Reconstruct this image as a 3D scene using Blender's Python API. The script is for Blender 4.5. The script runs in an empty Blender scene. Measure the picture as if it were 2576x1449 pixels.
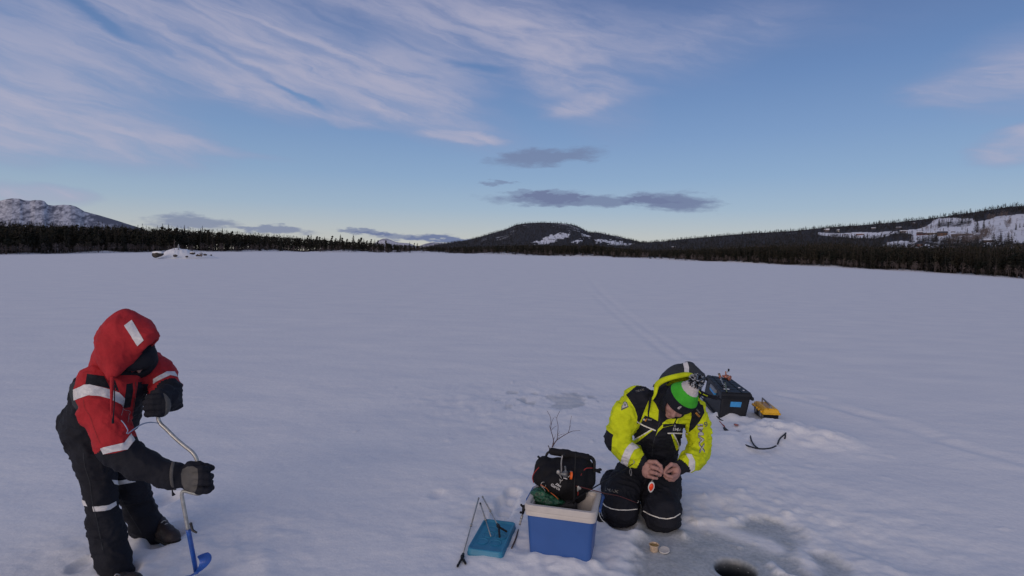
import bpy, bmesh, math, random
import numpy as np
from mathutils import Vector, Matrix, Euler, noise as mnoise
from mathutils.bvhtree import BVHTree
S = bpy.context.scene
COL = S.collection
R = math.radians
random.seed(7)
rng = np.random.default_rng(7)

# ------------------------------------------------------------------ camera
CAM = Vector((0, 0, 2.0))
F = 1400.0                                   # focal length in 2576-wide photo pixels
cam_data = bpy.data.cameras.new('camera')
cam = bpy.data.objects.new('camera', cam_data)
COL.objects.link(cam)
cam_data.sensor_width = 36; cam_data.lens = 36 * F / 2576
cam_data.clip_start = .05; cam_data.clip_end = 60000
CM = Euler((R(87), 0, 0)).to_matrix() @ Matrix.Rotation(R(.93), 3, 'Z')
cam.matrix_world = Matrix.Translation(CAM) @ CM.to_4x4()
S.camera = cam
S.view_settings.view_transform = 'Standard'; S.view_settings.look = 'None'
S.view_settings.exposure = 0; S.view_settings.gamma = 1
CMn = np.array(CM)

def ray(x, y):
    """direction through photo pixel (2576 x 1449), scaled so that its horizontal forward part is 1"""
    d = CM @ Vector((x - 1288, 724.5 - y, -F))
    return d / d.y
def P(x, y, Y): return CAM + ray(x, y) * Y
def G(x, y, z=0):
    d = ray(x, y); return CAM + d * ((z - CAM.z) / d.z)
def proj(co):
    """world (n,3) -> photo pixels (n,2)"""
    q = (np.asarray(co, float) - np.array(CAM)) @ CMn
    w = np.maximum(-q[:, 2], 1e-6)
    return np.stack([1288 + q[:, 0] / w * F, 724.5 - q[:, 1] / w * F], 1)

def srgb(r, g, b, a=1):
    f = lambda c: (c / 255 / 12.92) if c <= 10 else ((c / 255 + .055) / 1.055) ** 2.4
    return (f(r), f(g), f(b), a)

# ------------------------------------------------------------------ sky
world = bpy.data.worlds.new('World'); S.world = world; world.use_nodes = True
def build_world():
    nt = world.node_tree; N = nt.nodes; L = nt.links
    N.clear()
    def nd(t, **k):
        n = N.new(t)
        for a, b in k.items(): setattr(n, a, b)
        return n
    def put(sock, v):
        if isinstance(v, bpy.types.NodeSocket): L.new(v, sock)
        else: sock.default_value = v
    def m(op, a, b=None, c=None):
        n = nd('ShaderNodeMath', operation=op); put(n.inputs[0], a)
        if b is not None: put(n.inputs[1], b)
        if c is not None: put(n.inputs[2], c)
        return n.outputs[0]
    def vm(op, a, b=None, out=0):
        n = nd('ShaderNodeVectorMath', operation=op); put(n.inputs[0], a)
        if b is not None: put(n.inputs[1], b)
        return n.outputs[out]
    tc = nd('ShaderNodeTexCoord'); sp = nd('ShaderNodeSeparateXYZ'); L.new(tc.outputs['Generated'], sp.inputs[0])
    x, y, z = sp.outputs
    az = m('MULTIPLY', m('ARCTAN2', x, y), 57.2958)
    el = m('MULTIPLY', m('ARCSINE', z), 57.2958)
    cb = nd('ShaderNodeCombineXYZ'); L.new(az, cb.inputs[0]); L.new(el, cb.inputs[1])
    ae = cb.outputs[0]
    # clear sky
    ramp = nd('ShaderNodeValToRGB'); r = ramp.color_ramp
    stops = [(0, (204, 199, 186)), (2.5, (186, 191, 194)), (5, (160, 180, 200)), (8, (141, 168, 199)), (12, (124, 153, 193)),
             (17, (106, 136, 182)), (24, (88, 112, 160)), (40, (78, 98, 142)), (90, (82, 96, 134))]
    for i, (e, c) in enumerate(stops):
        s = r.elements[i] if i < 2 else r.elements.new(e / 90)
        s.position = e / 90; s.color = srgb(*c)
    L.new(m('DIVIDE', el, 90), ramp.inputs[0])
    sky = nd('ShaderNodeTexSky', sky_type='NISHITA', sun_disc=False)
    sky.sun_elevation = SUN_EL; sky.sun_rotation = SUN_ROT; sky.ozone_density = 3; sky.dust_density = .3
    sc = vm('MULTIPLY', sky.outputs[0], (.11, .105, .125))
    mix = nd('ShaderNodeMixRGB'); mix.inputs[0].default_value = .84
    L.new(sc, mix.inputs[1]); L.new(ramp.outputs[0], mix.inputs[2])
    base = mix.outputs[0]
    # warped coordinates
    st = vm('MULTIPLY', ae, (.10, .30, 1))
    nz = nd('ShaderNodeTexNoise'); nz.inputs['Scale'].default_value = 1.0; nz.inputs['Detail'].default_value = 5
    nz.inputs['Roughness'].default_value = .6
    L.new(st, nz.inputs['Vector'])
    wv = vm('MULTIPLY', vm('SUBTRACT', nz.outputs['Color'], (.5, .5, .5)), (5.5, 1.9, 0))
    wae = vm('ADD', ae, wv)
    wv2 = vm('MULTIPLY', vm('SUBTRACT', nz.outputs['Color'], (.5, .5, .5)), (6, 1.3, 0))
    wae2 = vm('ADD', ae, wv2)
    def blobs(lst, coord, soft):
        acc = None
        for (px, py, rx, ry, rot, s) in lst:
            d = ray(px, py).normalized()
            a0 = math.degrees(math.atan2(d.x, d.y)); e0 = math.degrees(math.asin(d.z))
            d1 = ray(px + 10, py).normalized(); k = abs(math.degrees(math.atan2(d1.x, d1.y)) - a0) / 10
            v = vm('SUBTRACT', coord, (a0, e0, 0))
            q = nd('ShaderNodeVectorRotate', rotation_type='Z_AXIS'); L.new(v, q.inputs['Vector']); q.inputs['Angle'].default_value = R(rot)
            v = vm('MULTIPLY', q.outputs[0], (1 / (rx * k), 1 / (ry * .0375), 0))
            l = vm('LENGTH', v, out=1)
            mr = nd('ShaderNodeMapRange', interpolation_type='SMOOTHSTEP')
            L.new(l, mr.inputs[0]); mr.inputs[1].default_value = 1.0 + soft; mr.inputs[2].default_value = 1 - soft * 1.1
            mr.inputs[3].default_value = 0; mr.inputs[4].default_value = s
            o = mr.outputs[0]
            acc = o if acc is None else m('ADD', acc, o)
        return m('MINIMUM', acc, 1.0)
    light = [(60, 140, 330, 100, 5, .62), (330, 60, 400, 62, 14, .5), (640, 115, 430, 62, 16, .62), (900, 185, 330, 62, 20, .75), (1070, 195, 150, 72, 8, .6), (400, 190, 230, 50, 3, .3), (660, 232, 130, 42, 14, .8),
             (855, 293, 95, 15, 9, .95), (1000, 262, 170, 30, 14, .5), (1250, 95, 420, 78, 8, .42), (1400, 165, 190, 85, 34, .62), (1460, 264, 85, 22, -12, .7), (1100, 30, 760, 60, 4, .35),
             (200, 312, 300, 62, 6, .72), (390, 351, 260, 11, 3, .5), (20, 345, 110, 42, 15, .7), (300, 378, 220, 26, 0, .3), (80, 487, 125, 15, 0, 1.3), (1790, 105, 210, 55, -15, .3), (2480, 203, 160, 32, -3, 1.1), (2570, 175, 170, 62, -5, .6),
             (2580, 352, 130, 26, -15, 1.3), (1165, 345, 80, 11, 5, 1.5), (240, 48, 160, 11, 25, -.7), (640, 182, 160, 9, 22, -.6), (1190, 165, 70, 10, 5, -.5), (760, 245, 90, 6, 18, -.5), (-500, 200, 400, 200, 0, .6), (3100, 100, 400, 100, 0, .4)]
    dark = [(1370, 395, 135, 22, -5, .72), (1250, 458, 36, 7, 0, .6), (1440, 505, 200, 15, 0, .8), (1690, 508, 105, 22, 3, .9), (1400, 494, 70, 15, 0, .6),
            (1320, 487, 60, 8, 3, .5), (485, 560, 108, 14, 0, .7), (690, 577, 92, 9, 2, .75), (905, 581, 66, 7, 1, .75), (1050, 595, 135, 9, 2, .75),
            (1120, 600, 90, 6, 0, .6), (470, 540, 25, 4, 0, .3)]
    lm = m('MULTIPLY', m('MAXIMUM', blobs(light, wae, .75), 0.0), .95)
    sd_ = vm('MULTIPLY', ae, (.42, 1.5, 1)); nd_ = nd('ShaderNodeTexNoise'); nd_.inputs['Scale'].default_value = 1.0; nd_.inputs['Detail'].default_value = 6; nd_.inputs['Roughness'].default_value = .62; L.new(sd_, nd_.inputs['Vector'])
    wae2 = vm('ADD', ae, vm('MULTIPLY', vm('SUBTRACT', nd_.outputs['Color'], (.5, .5, .5)), (7, 1.7, 0)))
    dm = blobs(dark, wae2, .38)
    # streaks inside the high cloud
    q = nd('ShaderNodeVectorRotate', rotation_type='Z_AXIS'); L.new(wae, q.inputs['Vector']); q.inputs['Angle'].default_value = R(14)
    stv = vm('MULTIPLY', q.outputs[0], (.10, .62, 1))
    n2 = nd('ShaderNodeTexNoise'); n2.inputs['Scale'].default_value = 1.0; n2.inputs['Detail'].default_value = 7; n2.inputs['Roughness'].default_value = .6
    n2.inputs['Distortion'].default_value = .35
    L.new(stv, n2.inputs['Vector'])
    mr = nd('ShaderNodeMapRange', interpolation_type='SMOOTHSTEP'); L.new(n2.outputs[0], mr.inputs[0])
    mr.inputs[1].default_value = .3; mr.inputs[2].default_value = .72; mr.inputs[3].default_value = .38; mr.inputs[4].default_value = 1.25
    cover = m('MULTIPLY', m('SUBTRACT', 1.0, m('POWER', 2.718, m('MULTIPLY', m('MULTIPLY', lm, mr.outputs[0]), -1.75))), .95)
    # high thin cloud over the rest of the dome
    over = nd('ShaderNodeMapRange', interpolation_type='SMOOTHSTEP'); L.new(el, over.inputs[0]); over.inputs[1].default_value = 22; over.inputs[2].default_value = 60
    over.inputs[4].default_value = .35
    cover = m('MAXIMUM', cover, m('MULTIPLY', over.outputs[0], mr.outputs[0]))
    cc = nd('ShaderNodeMixRGB'); cc.inputs[1].default_value = srgb(141, 152, 188); cc.inputs[2].default_value = srgb(187, 182, 198)
    L.new(m('POWER', cover, 1.6), cc.inputs[0])
    m1 = nd('ShaderNodeMixRGB'); L.new(cover, m1.inputs[0]); L.new(base, m1.inputs[1]); L.new(cc.outputs[0], m1.inputs[2])
    m2 = nd('ShaderNodeMixRGB'); L.new(dm, m2.inputs[0]); L.new(m1.outputs[0], m2.inputs[1]); m2.inputs[2].default_value = srgb(112, 124, 157)
    # warm glow added round the low sun, behind the camera, to brighten the snow
    dt = vm('DOT_PRODUCT', tc.outputs['Generated'], (math.sin(SUN_AZ), math.cos(SUN_AZ), .12), out=1)
    gl = nd('ShaderNodeMapRange', interpolation_type='SMOOTHSTEP'); L.new(dt, gl.inputs[0]); gl.inputs[1].default_value = -.1; gl.inputs[2].default_value = 1
    gm = nd('ShaderNodeMixRGB', blend_type='ADD'); L.new(gl.outputs[0], gm.inputs[0]); L.new(m2.outputs[0], gm.inputs[1]); gm.inputs[2].default_value = (.44, .35, .24, 1)
    m2 = gm
    bg = nd('ShaderNodeBackground'); L.new(m2.outputs[0], bg.inputs[0]); bg.inputs[1].default_value = 1.0
    out = nd('ShaderNodeOutputWorld'); L.new(bg.outputs[0], out.inputs[0])
SUN_EL = R(9); SUN_AZ = R(205)          # low behind the camera, to its left (azimuth clockwise from +Y)
SUN_ROT = SUN_AZ
build_world()
world.cycles.sampling_method = 'MANUAL'; world.cycles.sample_map_resolution = 512
sd = bpy.data.lights.new('sun', 'SUN'); sun = bpy.data.objects.new('sun', sd); COL.objects.link(sun)
sd.energy = 1.1; sd.angle = R(40); sd.color = (1, .77, .62)
sdir = Vector((math.sin(SUN_AZ) * math.cos(SUN_EL), math.cos(SUN_AZ) * math.cos(SUN_EL), math.sin(SUN_EL)))
sun.rotation_euler = sdir.to_track_quat('Z', 'Y').to_euler()

# ------------------------------------------------------------------ helpers
def setp(o, label=None, cat=None, group=None, kind=None):
    if label: o['label'] = label
    if cat: o['category'] = cat
    if group: o['group'] = group
    if kind: o['kind'] = kind
    return o
def link(name, me, mats=None, parent=None, smooth=True):
    o = bpy.data.objects.new(name, me); COL.objects.link(o)
    if mats is not None:
        for mm in (mats if isinstance(mats, (list, tuple)) else [mats]): me.materials.append(mm)
    if parent is not None: o.parent = parent
    if smooth: me.polygons.foreach_set('use_smooth', [True] * len(me.polygons))
    return o
def mesh_np(name, v, f, smooth=True):
    """v (n,3), f (m,k) arrays"""
    me = bpy.data.meshes.new(name)
    v = np.asarray(v, np.float32); f = np.asarray(f, np.int32); k = f.shape[1]
    me.vertices.add(len(v)); me.vertices.foreach_set('co', v.ravel())
    me.loops.add(f.size); me.loops.foreach_set('vertex_index', f.ravel())
    me.polygons.add(len(f)); me.polygons.foreach_set('loop_start', np.arange(0, f.size, k, dtype=np.int32))
    me.polygons.foreach_set('use_smooth', np.full(len(f), smooth))
    me.update(calc_edges=True); me.validate()
    return me
def empty(name, loc=(0, 0, 0), rz=0, label=None, cat=None, group=None):
    o = bpy.data.objects.new(name, None); COL.objects.link(o); o.location = loc; o.rotation_euler = (0, 0, rz)
    o.empty_display_size = .1
    return setp(o, label, cat, group)
def adopt(o, root):
    """parent o (built in world space) to root without moving it"""
    o.parent = root; o.matrix_parent_inverse = (Matrix.Translation(root.location) @ Euler(root.rotation_euler).to_matrix().to_4x4()).inverted()
    return o

_mc = {}
def mat(name, col, rough=.7, metal=0, noise_amt=.12, noise_scale=20, bump=0, bump_scale=60, spec=.5, coat=0, detail=4):
    """plain surface colour with slight wear and small relief"""
    if name in _mc: return _mc[name]
    m_ = bpy.data.materials.new(name); m_.use_nodes = True; nt = m_.node_tree; b = nt.nodes['Principled BSDF']
    b.inputs['Roughness'].default_value = rough; b.inputs['Metallic'].default_value = metal
    b.inputs['Specular IOR Level'].default_value = spec
    if coat: b.inputs['Coat Weight'].default_value = coat
    tc = nt.nodes.new('ShaderNodeTexCoord'); n = nt.nodes.new('ShaderNodeTexNoise'); n.inputs['Scale'].default_value = noise_scale; n.inputs['Detail'].default_value = detail
    nt.links.new(tc.outputs['Object'], n.inputs['Vector'])
    r = nt.nodes.new('ShaderNodeValToRGB'); c = col[:3]
    lo = [max(0, q * (1 - noise_amt)) for q in c]; hi = [min(1, q * (1 + noise_amt)) for q in c]
    r.color_ramp.elements[0].position = .3; r.color_ramp.elements[1].position = .7
    r.color_ramp.elements[0].color = (*lo, 1); r.color_ramp.elements[1].color = (*hi, 1)
    nt.links.new(n.outputs[0], r.inputs[0]); nt.links.new(r.outputs[0], b.inputs['Base Color'])
    if bump:
        n2 = nt.nodes.new('ShaderNodeTexNoise'); n2.inputs['Scale'].default_value = bump_scale; n2.inputs['Detail'].default_value = 5
        nt.links.new(tc.outputs['Object'], n2.inputs['Vector'])
        bp = nt.nodes.new('ShaderNodeBump'); bp.inputs['Strength'].default_value = bump; bp.inputs['Distance'].default_value = .01
        nt.links.new(n2.outputs[0], bp.inputs['Height']); nt.links.new(bp.outputs[0], b.inputs['Normal'])
    _mc[name] = m_
    return m_

def _hash(ix, iy, iz, seed):
    h = (ix.astype(np.int64) * 374761393 + iy.astype(np.int64) * 668265263 + iz * 1442695041 + seed * 974711) & 0xffffffff
    h = ((h ^ (h >> 13)) * 1274126177) & 0xffffffff
    h = h ^ (h >> 16)
    return (h & 0xffff) / 65535.0
def vn(x, y, seed=0):
    """2-D value noise 0..1"""
    x = np.asarray(x, float); y = np.asarray(y, float)
    ix = np.floor(x); iy = np.floor(y); fx = x - ix; fy = y - iy
    fx = fx * fx * fx * (fx * (fx * 6 - 15) + 10); fy = fy * fy * fy * (fy * (fy * 6 - 15) + 10)
    ix = ix.astype(np.int64); iy = iy.astype(np.int64)
    a = _hash(ix, iy, 0, seed); b = _hash(ix + 1, iy, 0, seed); c = _hash(ix, iy + 1, 0, seed); d = _hash(ix + 1, iy + 1, 0, seed)
    return (a * (1 - fx) + b * fx) * (1 - fy) + (c * (1 - fx) + d * fx) * fy
def fbm(x, y, seed=0, o=4, gain=.5):
    s = 0; a = 1; t = 0
    for i in range(o):
        s = s + a * vn(x * 2 ** i + 17.3 * i, y * 2 ** i - 9.1 * i, seed + i); t += a; a *= gain
    return s / t
def vn3(p, seed=0):
    p = np.asarray(p, float); i = np.floor(p); f = p - i; f = f * f * (3 - 2 * f); i = i.astype(np.int64)
    r = 0
    for dx in (0, 1):
        for dy in (0, 1):
            for dz in (0, 1):
                h = _hash(i[:, 0] + dx, i[:, 1] + dy, i[:, 2] + dz, seed)
                r = r + h * (f[:, 0] if dx else 1 - f[:, 0]) * (f[:, 1] if dy else 1 - f[:, 1]) * (f[:, 2] if dz else 1 - f[:, 2])
    return r
def sstep(a, b, x):
    t = np.clip((x - a) / (b - a), 0, 1); return t * t * (3 - 2 * t)
def inpoly(pts, poly):
    x = pts[:, 0]; y = pts[:, 1]; c = np.zeros(len(x), bool); n = len(poly); j = n - 1
    for i in range(n):
        xi, yi = poly[i]; xj, yj = poly[j]
        if yi != yj:
            c ^= ((yi > y) != (yj > y)) & (x < (xj - xi) * (y - yi) / (yj - yi) + xi)
        j = i
    return c
def segdist(x, y, pts):
    d = np.full(np.shape(x), 1e9)
    for (ax, ay), (bx, by) in zip(pts[:-1], pts[1:]):
        vx, vy = bx - ax, by - ay; t = np.clip(((x - ax) * vx + (y - ay) * vy) / (vx * vx + vy * vy + 1e-12), 0, 1)
        d = np.minimum(d, np.hypot(x - ax - t * vx, y - ay - t * vy))
    return d
def polydist(x, y, pts):
    """signed distance, negative inside"""
    d = segdist(x, y, list(pts) + [pts[0]])
    ins = inpoly(np.stack([np.ravel(x), np.ravel(y)], 1), pts).reshape(np.shape(x))
    return np.where(ins, -d, d)
g2 = lambda x, y: tuple(G(x, y))[:2]
# ------------------------------------------------------------------ snow ground
SHORE = [(-700, 640), (-300, 642), (0, 643), (125, 640), (250, 637), (500, 633.5), (644, 634), (894, 636), (1095, 638), (1345, 644), (1595, 650), (1674, 654.6), (1849, 660.7),
         (2061, 671), (2231, 680), (2380, 688), (2576, 702), (2900, 722), (3300, 750)]
SX = np.array([s[0] for s in SHORE], float); SY = np.array([s[1] for s in SHORE], float)
SR = np.interp(SX, [-700, 0, 600, 1288, 1800, 2576, 3300], [230, 240, 300, 380, 330, 230, 200])
_az = []; _tan = []
for x_, y_ in zip(SX, SY):
    d = ray(x_, y_); _az.append(math.atan2(d.x, d.y)); _tan.append(d.z / math.hypot(d.x, d.y))
_az = np.array(_az); _tan = np.array(_tan)
SZ = 2 + SR * _tan
def shore_r(az): return np.interp(az, _az, SR)
def shore_z(az): return np.interp(az, _az, SZ)
HOLE = G(1850, 1433, -.035); HOLE_R = .123
# outlines of scraped ice, from the plan of the camp
ICE = [g2(*p) for p in [(1606, 1342), (1598, 1372), (1576, 1400), (1611, 1426), (1640, 1449), (1650, 1500), (1700, 1560), (1900, 1600), (2080, 1560), (2065, 1470), (2035, 1430), (2000, 1395), (2018, 1365),
       (2005, 1330), (1950, 1312), (1890, 1300), (1800, 1310), (1715, 1300), (1690, 1270), (1640, 1250), (1600, 1290)]]
ICE_BIT = [[g2(*p) for p in q] for q in (
    [(1372, 997), (1420, 993), (1470, 1003), (1478, 1015), (1455, 1027), (1410, 1030), (1380, 1024), (1398, 1010)],
    [(1408, 986), (1450, 988), (1475, 998), (1440, 999), (1415, 993)],
    [(1281, 984), (1298, 984), (1300, 989), (1283, 990)], [(1330, 984), (1350, 984), (1351, 990), (1332, 989)], [(1300, 1001), (1322, 1001), (1316, 1010), (1302, 1008)],
    [(1328, 1010), (1343, 1010), (1341, 1020), (1326, 1017)], [(1240, 1002), (1258, 1000), (1262, 1006), (1248, 1007)], [(1270, 1020), (1296, 1018), (1290, 1026), (1270, 1029)],
    [(1480, 995), (1496, 995), (1494, 1000), (1482, 1000)], [(1500, 1006), (1512, 1008), (1508, 1012), (1500, 1010)])]
ICE2 = [g2(*p) for p in [(2040, 1382), (2075, 1395), (2110, 1425), (2125, 1460), (2070, 1449), (2052, 1410)]]
TRACK = [[g2(*p) for p in q] for q in ([(1740, 905), (1690, 872), (1630, 830), (1560, 780), (1510, 735), (1480, 700), (1465, 672)],
         [(1700, 905), (1660, 875), (1600, 830), (1540, 782), (1500, 745)],
         [(1965, 992), (2060, 1015), (2190, 1052), (2270, 1078), (2360, 1108), (2480, 1140), (2600, 1170)], [(2060, 1003), (2160, 1040), (2260, 1062), (2350, 1095)])]
FOOT = [(g2(415, 1258), .17, .06), (g2(418, 1352), .18, .07), (g2(300, 1448), .16, .05), (g2(205, 1420), .10, .03), (g2(1275, 1265), .16, .055), (g2(1262, 1290), .14, .05), (g2(1290, 1240), .13, .04),
        (g2(1690, 1210), .14, .05), (g2(1560, 1305), .2, .06), (g2(1665, 1322), .2, .05),
        (g2(1100, 1240), .1, .02), (g2(450, 1330), .12, .03)]
def axis(segs):
    out = [segs[0][0]]
    for a, b, s0, s1 in segs:
        x = a
        while x < b - 1e-9:
            t = (x - a) / (b - a); x += s0 + (s1 - s0) * t; out.append(min(x, b))
    return np.array(out)
gx = axis([(-9000, -60, 900, 30), (-60, -8, 6, .5), (-8, -3.4, .2, .06), (-3.4, -1.2, .02, .02), (-1.2, -.3, .03, .03), (-.3, 2.6, .016, .016), (2.6, 5, .03, .06), (5, 12, .07, .6), (12, 60, .7, 6), (60, 9000, 30, 900)])
gy = axis([(-200, 1.5, 60, .6), (1.5, 3.2, .25, .03), (3.2, 4.4, .016, .018), (4.4, 8, .025, .06), (8, 14, .07, .12), (14, 60, .15, 1.2), (60, 500, 1.5, 14), (500, 12000, 20, 1500)])
X, Y = np.meshgrid(gx, gy)
def ground_height(X, Y, full=True):
    r = np.hypot(X, Y); az = np.arctan2(X, Y)
    front = sstep(1.75, 1.2, np.abs(az))
    sr = shore_r(az); z = shore_z(az) * sstep(12, sr, r) * front
    nearw = sstep(60, 20, r)
    # wind-packed drifts
    ca, sa = math.cos(R(-20)), math.sin(R(-20)); U = X * ca + Y * sa; W = -X * sa + Y * ca
    z = z + nearw * (.035 * (fbm(U * .35, W * .7, 1, 3) - .5) + .010 * (fbm(U * 1.1, W * 3.0, 5, 4) - .5))
    z = z + nearw * .007 * (fbm(X * 7, Y * 7, 9, 3) - .5)
    far = sstep(14, 30, r) * sstep(260, 120, r)
    z = z + far * .05 * (fbm(X * .12, Y * .35, 11, 3) - .5)
    # the trampled camp
    camp = sstep(2.3, .7, np.hypot((X - 1.35) / 1.25, (Y - 4.15) / 1.1)) + .7 * sstep(1.3, .4, np.hypot((X - 2.7) / 1.1, (Y - 6.2) / .75)) + .85 * sstep(1.3, .4, np.hypot(X + 2.25, Y - 3.5)) \
        + .95 * sstep(1.6, .5, np.hypot((X - .1) / 1.5, (Y - 7.7) / 1.2))
    camp = np.clip(camp, 0, 1)
    lump = fbm(X * 3.6, Y * 3.6, 21, 4, .6); rid = 1 - np.abs(2 * fbm(X * 2.3, Y * 2.9, 31, 3) - 1)
    z = z + camp * (.055 * (lump - .5) + .016 * (rid - .75) + .010 * (fbm(X * 14, Y * 14, 41, 2) - .5))
    for (fx, fy), fr, fd in FOOT:
        q = np.hypot((X - fx) / .62, (Y - fy)) / fr
        z = z - fd * sstep(1.05, .65, q) + fd * .12 * np.exp(-((q - 1.2) / .25) ** 2)
    for i, t in enumerate(TRACK):
        d = segdist(X, Y, t); w = .07 + .004 * np.minimum(r, 40)
        z = z - (.010 + .0004 * np.minimum(r, 30)) * np.exp(-(d / w) ** 2) * (.6 + .8 * fbm(X * .8, Y * .8, 51 + i, 2)) + .014 * np.exp(-((d - 2.0 * w) / w) ** 2) * fbm(X * 1.5, Y * 1.5, 57, 2)
    ice = np.zeros_like(z)
    for k, poly in enumerate([ICE, ICE2] + ICE_BIT):
        px = [p[0] for p in poly]; py = [p[1] for p in poly]
        m_ = (X > min(px) - .6) & (X < max(px) + .6) & (Y > min(py) - .8) & (Y < max(py) + .8)
        if not m_.any(): continue
        x = X[m_]; y = Y[m_]; big = k < 2
        d = polydist(x, y, poly) + (.13 if big else .10) * (fbm(x * 3.5, y * 3.5, 61, 5, .62) - .5) * 2
        if big:
            fl = sstep(.07, -.05, d); crumbs = sstep(.64, .80, fbm(x * 5.5, y * 5.5, 71, 3, .6)) * sstep(1.6, 1.0, np.hypot(x - HOLE.x, y - HOLE.y) / .35)
            crumb_h = .022 * crumbs * (.5 + fbm(x * 18, y * 18, 73, 2))
            fz = -.035 + .006 * (fbm(x * 9, y * 9, 75, 3) - .5) + crumb_h
            rim = .011 * np.exp(-((d - .16) / .22) ** 2) * np.clip(2.4 * (fbm(x * 3.2, y * 3.2, 77, 4, .6) - .35), 0, 1.2) * sstep(-.05, .06, d)
            z[m_] = z[m_] * (1 - fl) + fz * fl + rim
            ice[m_] = np.maximum(ice[m_], fl * (1 - .8 * sstep(.15, .6, crumbs)))
        else:
            fl = sstep(.02, -.02, d); z[m_] = z[m_] - .012 * fl; ice[m_] = np.maximum(ice[m_], fl * (.25 + .5 * fbm(x * 5, y * 9, 63, 3)))
    # low bank of scraped-up snow across the cleared ice
    bank = [g2(*p) for p in [(1720, 1312), (1800, 1318), (1870, 1340), (1915, 1352), (1945, 1368)]]
    d = segdist(X, Y, bank); b = np.exp(-(d / .09) ** 2) * (.3 + .9 * fbm(X * 7, Y * 7, 81, 3)) * sstep(0, .15, np.hypot(X - bank[-1][0], Y - bank[-1][1]) + .1)
    z = z + .012 * b; ice = ice * (1 - np.clip(b * 1.6, 0, 1))
    # snow heaped against the storage box and toolbox
    for (px, py), rr, hh in [((1822, 1049), .13, .10), ((1838, 1055), .1, .06), ((1866, 1062), .1, .06), ((1990, 1090), .45, .10), ((1900, 1085), .35, .05), ((2100, 1110), .3, .05), ((1760, 1100), .3, .04), ((1850, 1110), .25, .05), ((1345, 1403), .07, .03), ((1400, 1411), .08, .022), ((1450, 1419), .08, .03), ((1496, 1418), .06, .03), ((1220, 1402), .09, .016), ((1620, 1340), .06, .025), ((1720, 1335), .07, .025), ((375, 1368), .09, .03), ((350, 1350), .08, .03)]:
        c = g2(px, py); q = np.hypot(X - c[0], Y - c[1]) / rr
        z = z + hh * np.exp(-q ** 2) * (.5 + fbm(X * 9, Y * 9, 91, 3))
    # blocks of kicked-up snow
    lr = np.random.default_rng(3)
    for i in range(110):
        zone = i % 3
        if zone == 0: cx, cy = 1.35 + lr.normal() * .8, 4.3 + lr.normal() * .8
        elif zone == 1: cx, cy = 2.6 + lr.normal() * .8, 5.6 + lr.normal() * .7
        else: cx, cy = .1 + lr.normal() * 1.1, 6.9 + lr.normal() * .9
        rr = .015 + .03 * lr.random() ** 2; hh = .006 + .016 * lr.random()
        j0, j1 = np.searchsorted(X[0], [cx - .2, cx + .2]) if full else (0, X.shape[1]); i0, i1 = np.searchsorted(Y[:, 0], [cy - .2, cy + .2]) if full else (0, X.shape[0])
        if i1 <= i0 or j1 <= j0: continue
        s = (slice(i0, i1), slice(j0, j1)); q = np.hypot((X[s] - cx), (Y[s] - cy)) / rr
        z[s] += hh * sstep(1.5, .4, q + .5 * (fbm(X[s] * 20, Y[s] * 20, 95, 2) - .5)) * (1 - ice[s])
    # drilled hole
    q = np.hypot(X - HOLE.x, Y - HOLE.y) / HOLE_R
    near = sstep(2.2, 1.5, q); z = z * (1 - near) - .035 * near; ice = np.maximum(ice, near)
    z = z - .05 * sstep(1.22, 1.12, q)
    return z, ice, q
Z, ICEM, HQ = ground_height(X, Y)
def gz(x, y):
    i = np.clip(np.searchsorted(gy, y) - 1, 0, len(gy) - 2); j = np.clip(np.searchsorted(gx, x) - 1, 0, len(gx) - 2)
    fy = (y - gy[i]) / (gy[i + 1] - gy[i]); fx = (x - gx[j]) / (gx[j + 1] - gx[j])
    return (Z[i, j] * (1 - fx) + Z[i, j + 1] * fx) * (1 - fy) + (Z[i + 1, j] * (1 - fx) + Z[i + 1, j + 1] * fx) * fy
nx, ny = len(gx), len(gy)
idx = np.arange(nx * ny).reshape(ny, nx)
faces = np.stack([idx[:-1, :-1], idx[:-1, 1:], idx[1:, 1:], idx[1:, :-1]], -1).reshape(-1, 4)
qf = HQ.reshape(-1)[faces].max(1); faces = faces[qf > 1.12]
me = mesh_np('ground', np.stack([X, Y, Z], -1).reshape(-1, 3), faces)
for nm, arr in (('ice', ICEM), ('hole', 0 * HQ)):
    a = me.attributes.new(nm, 'FLOAT', 'POINT'); a.data.foreach_set('value', arr.ravel().astype(np.float32))
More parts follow.
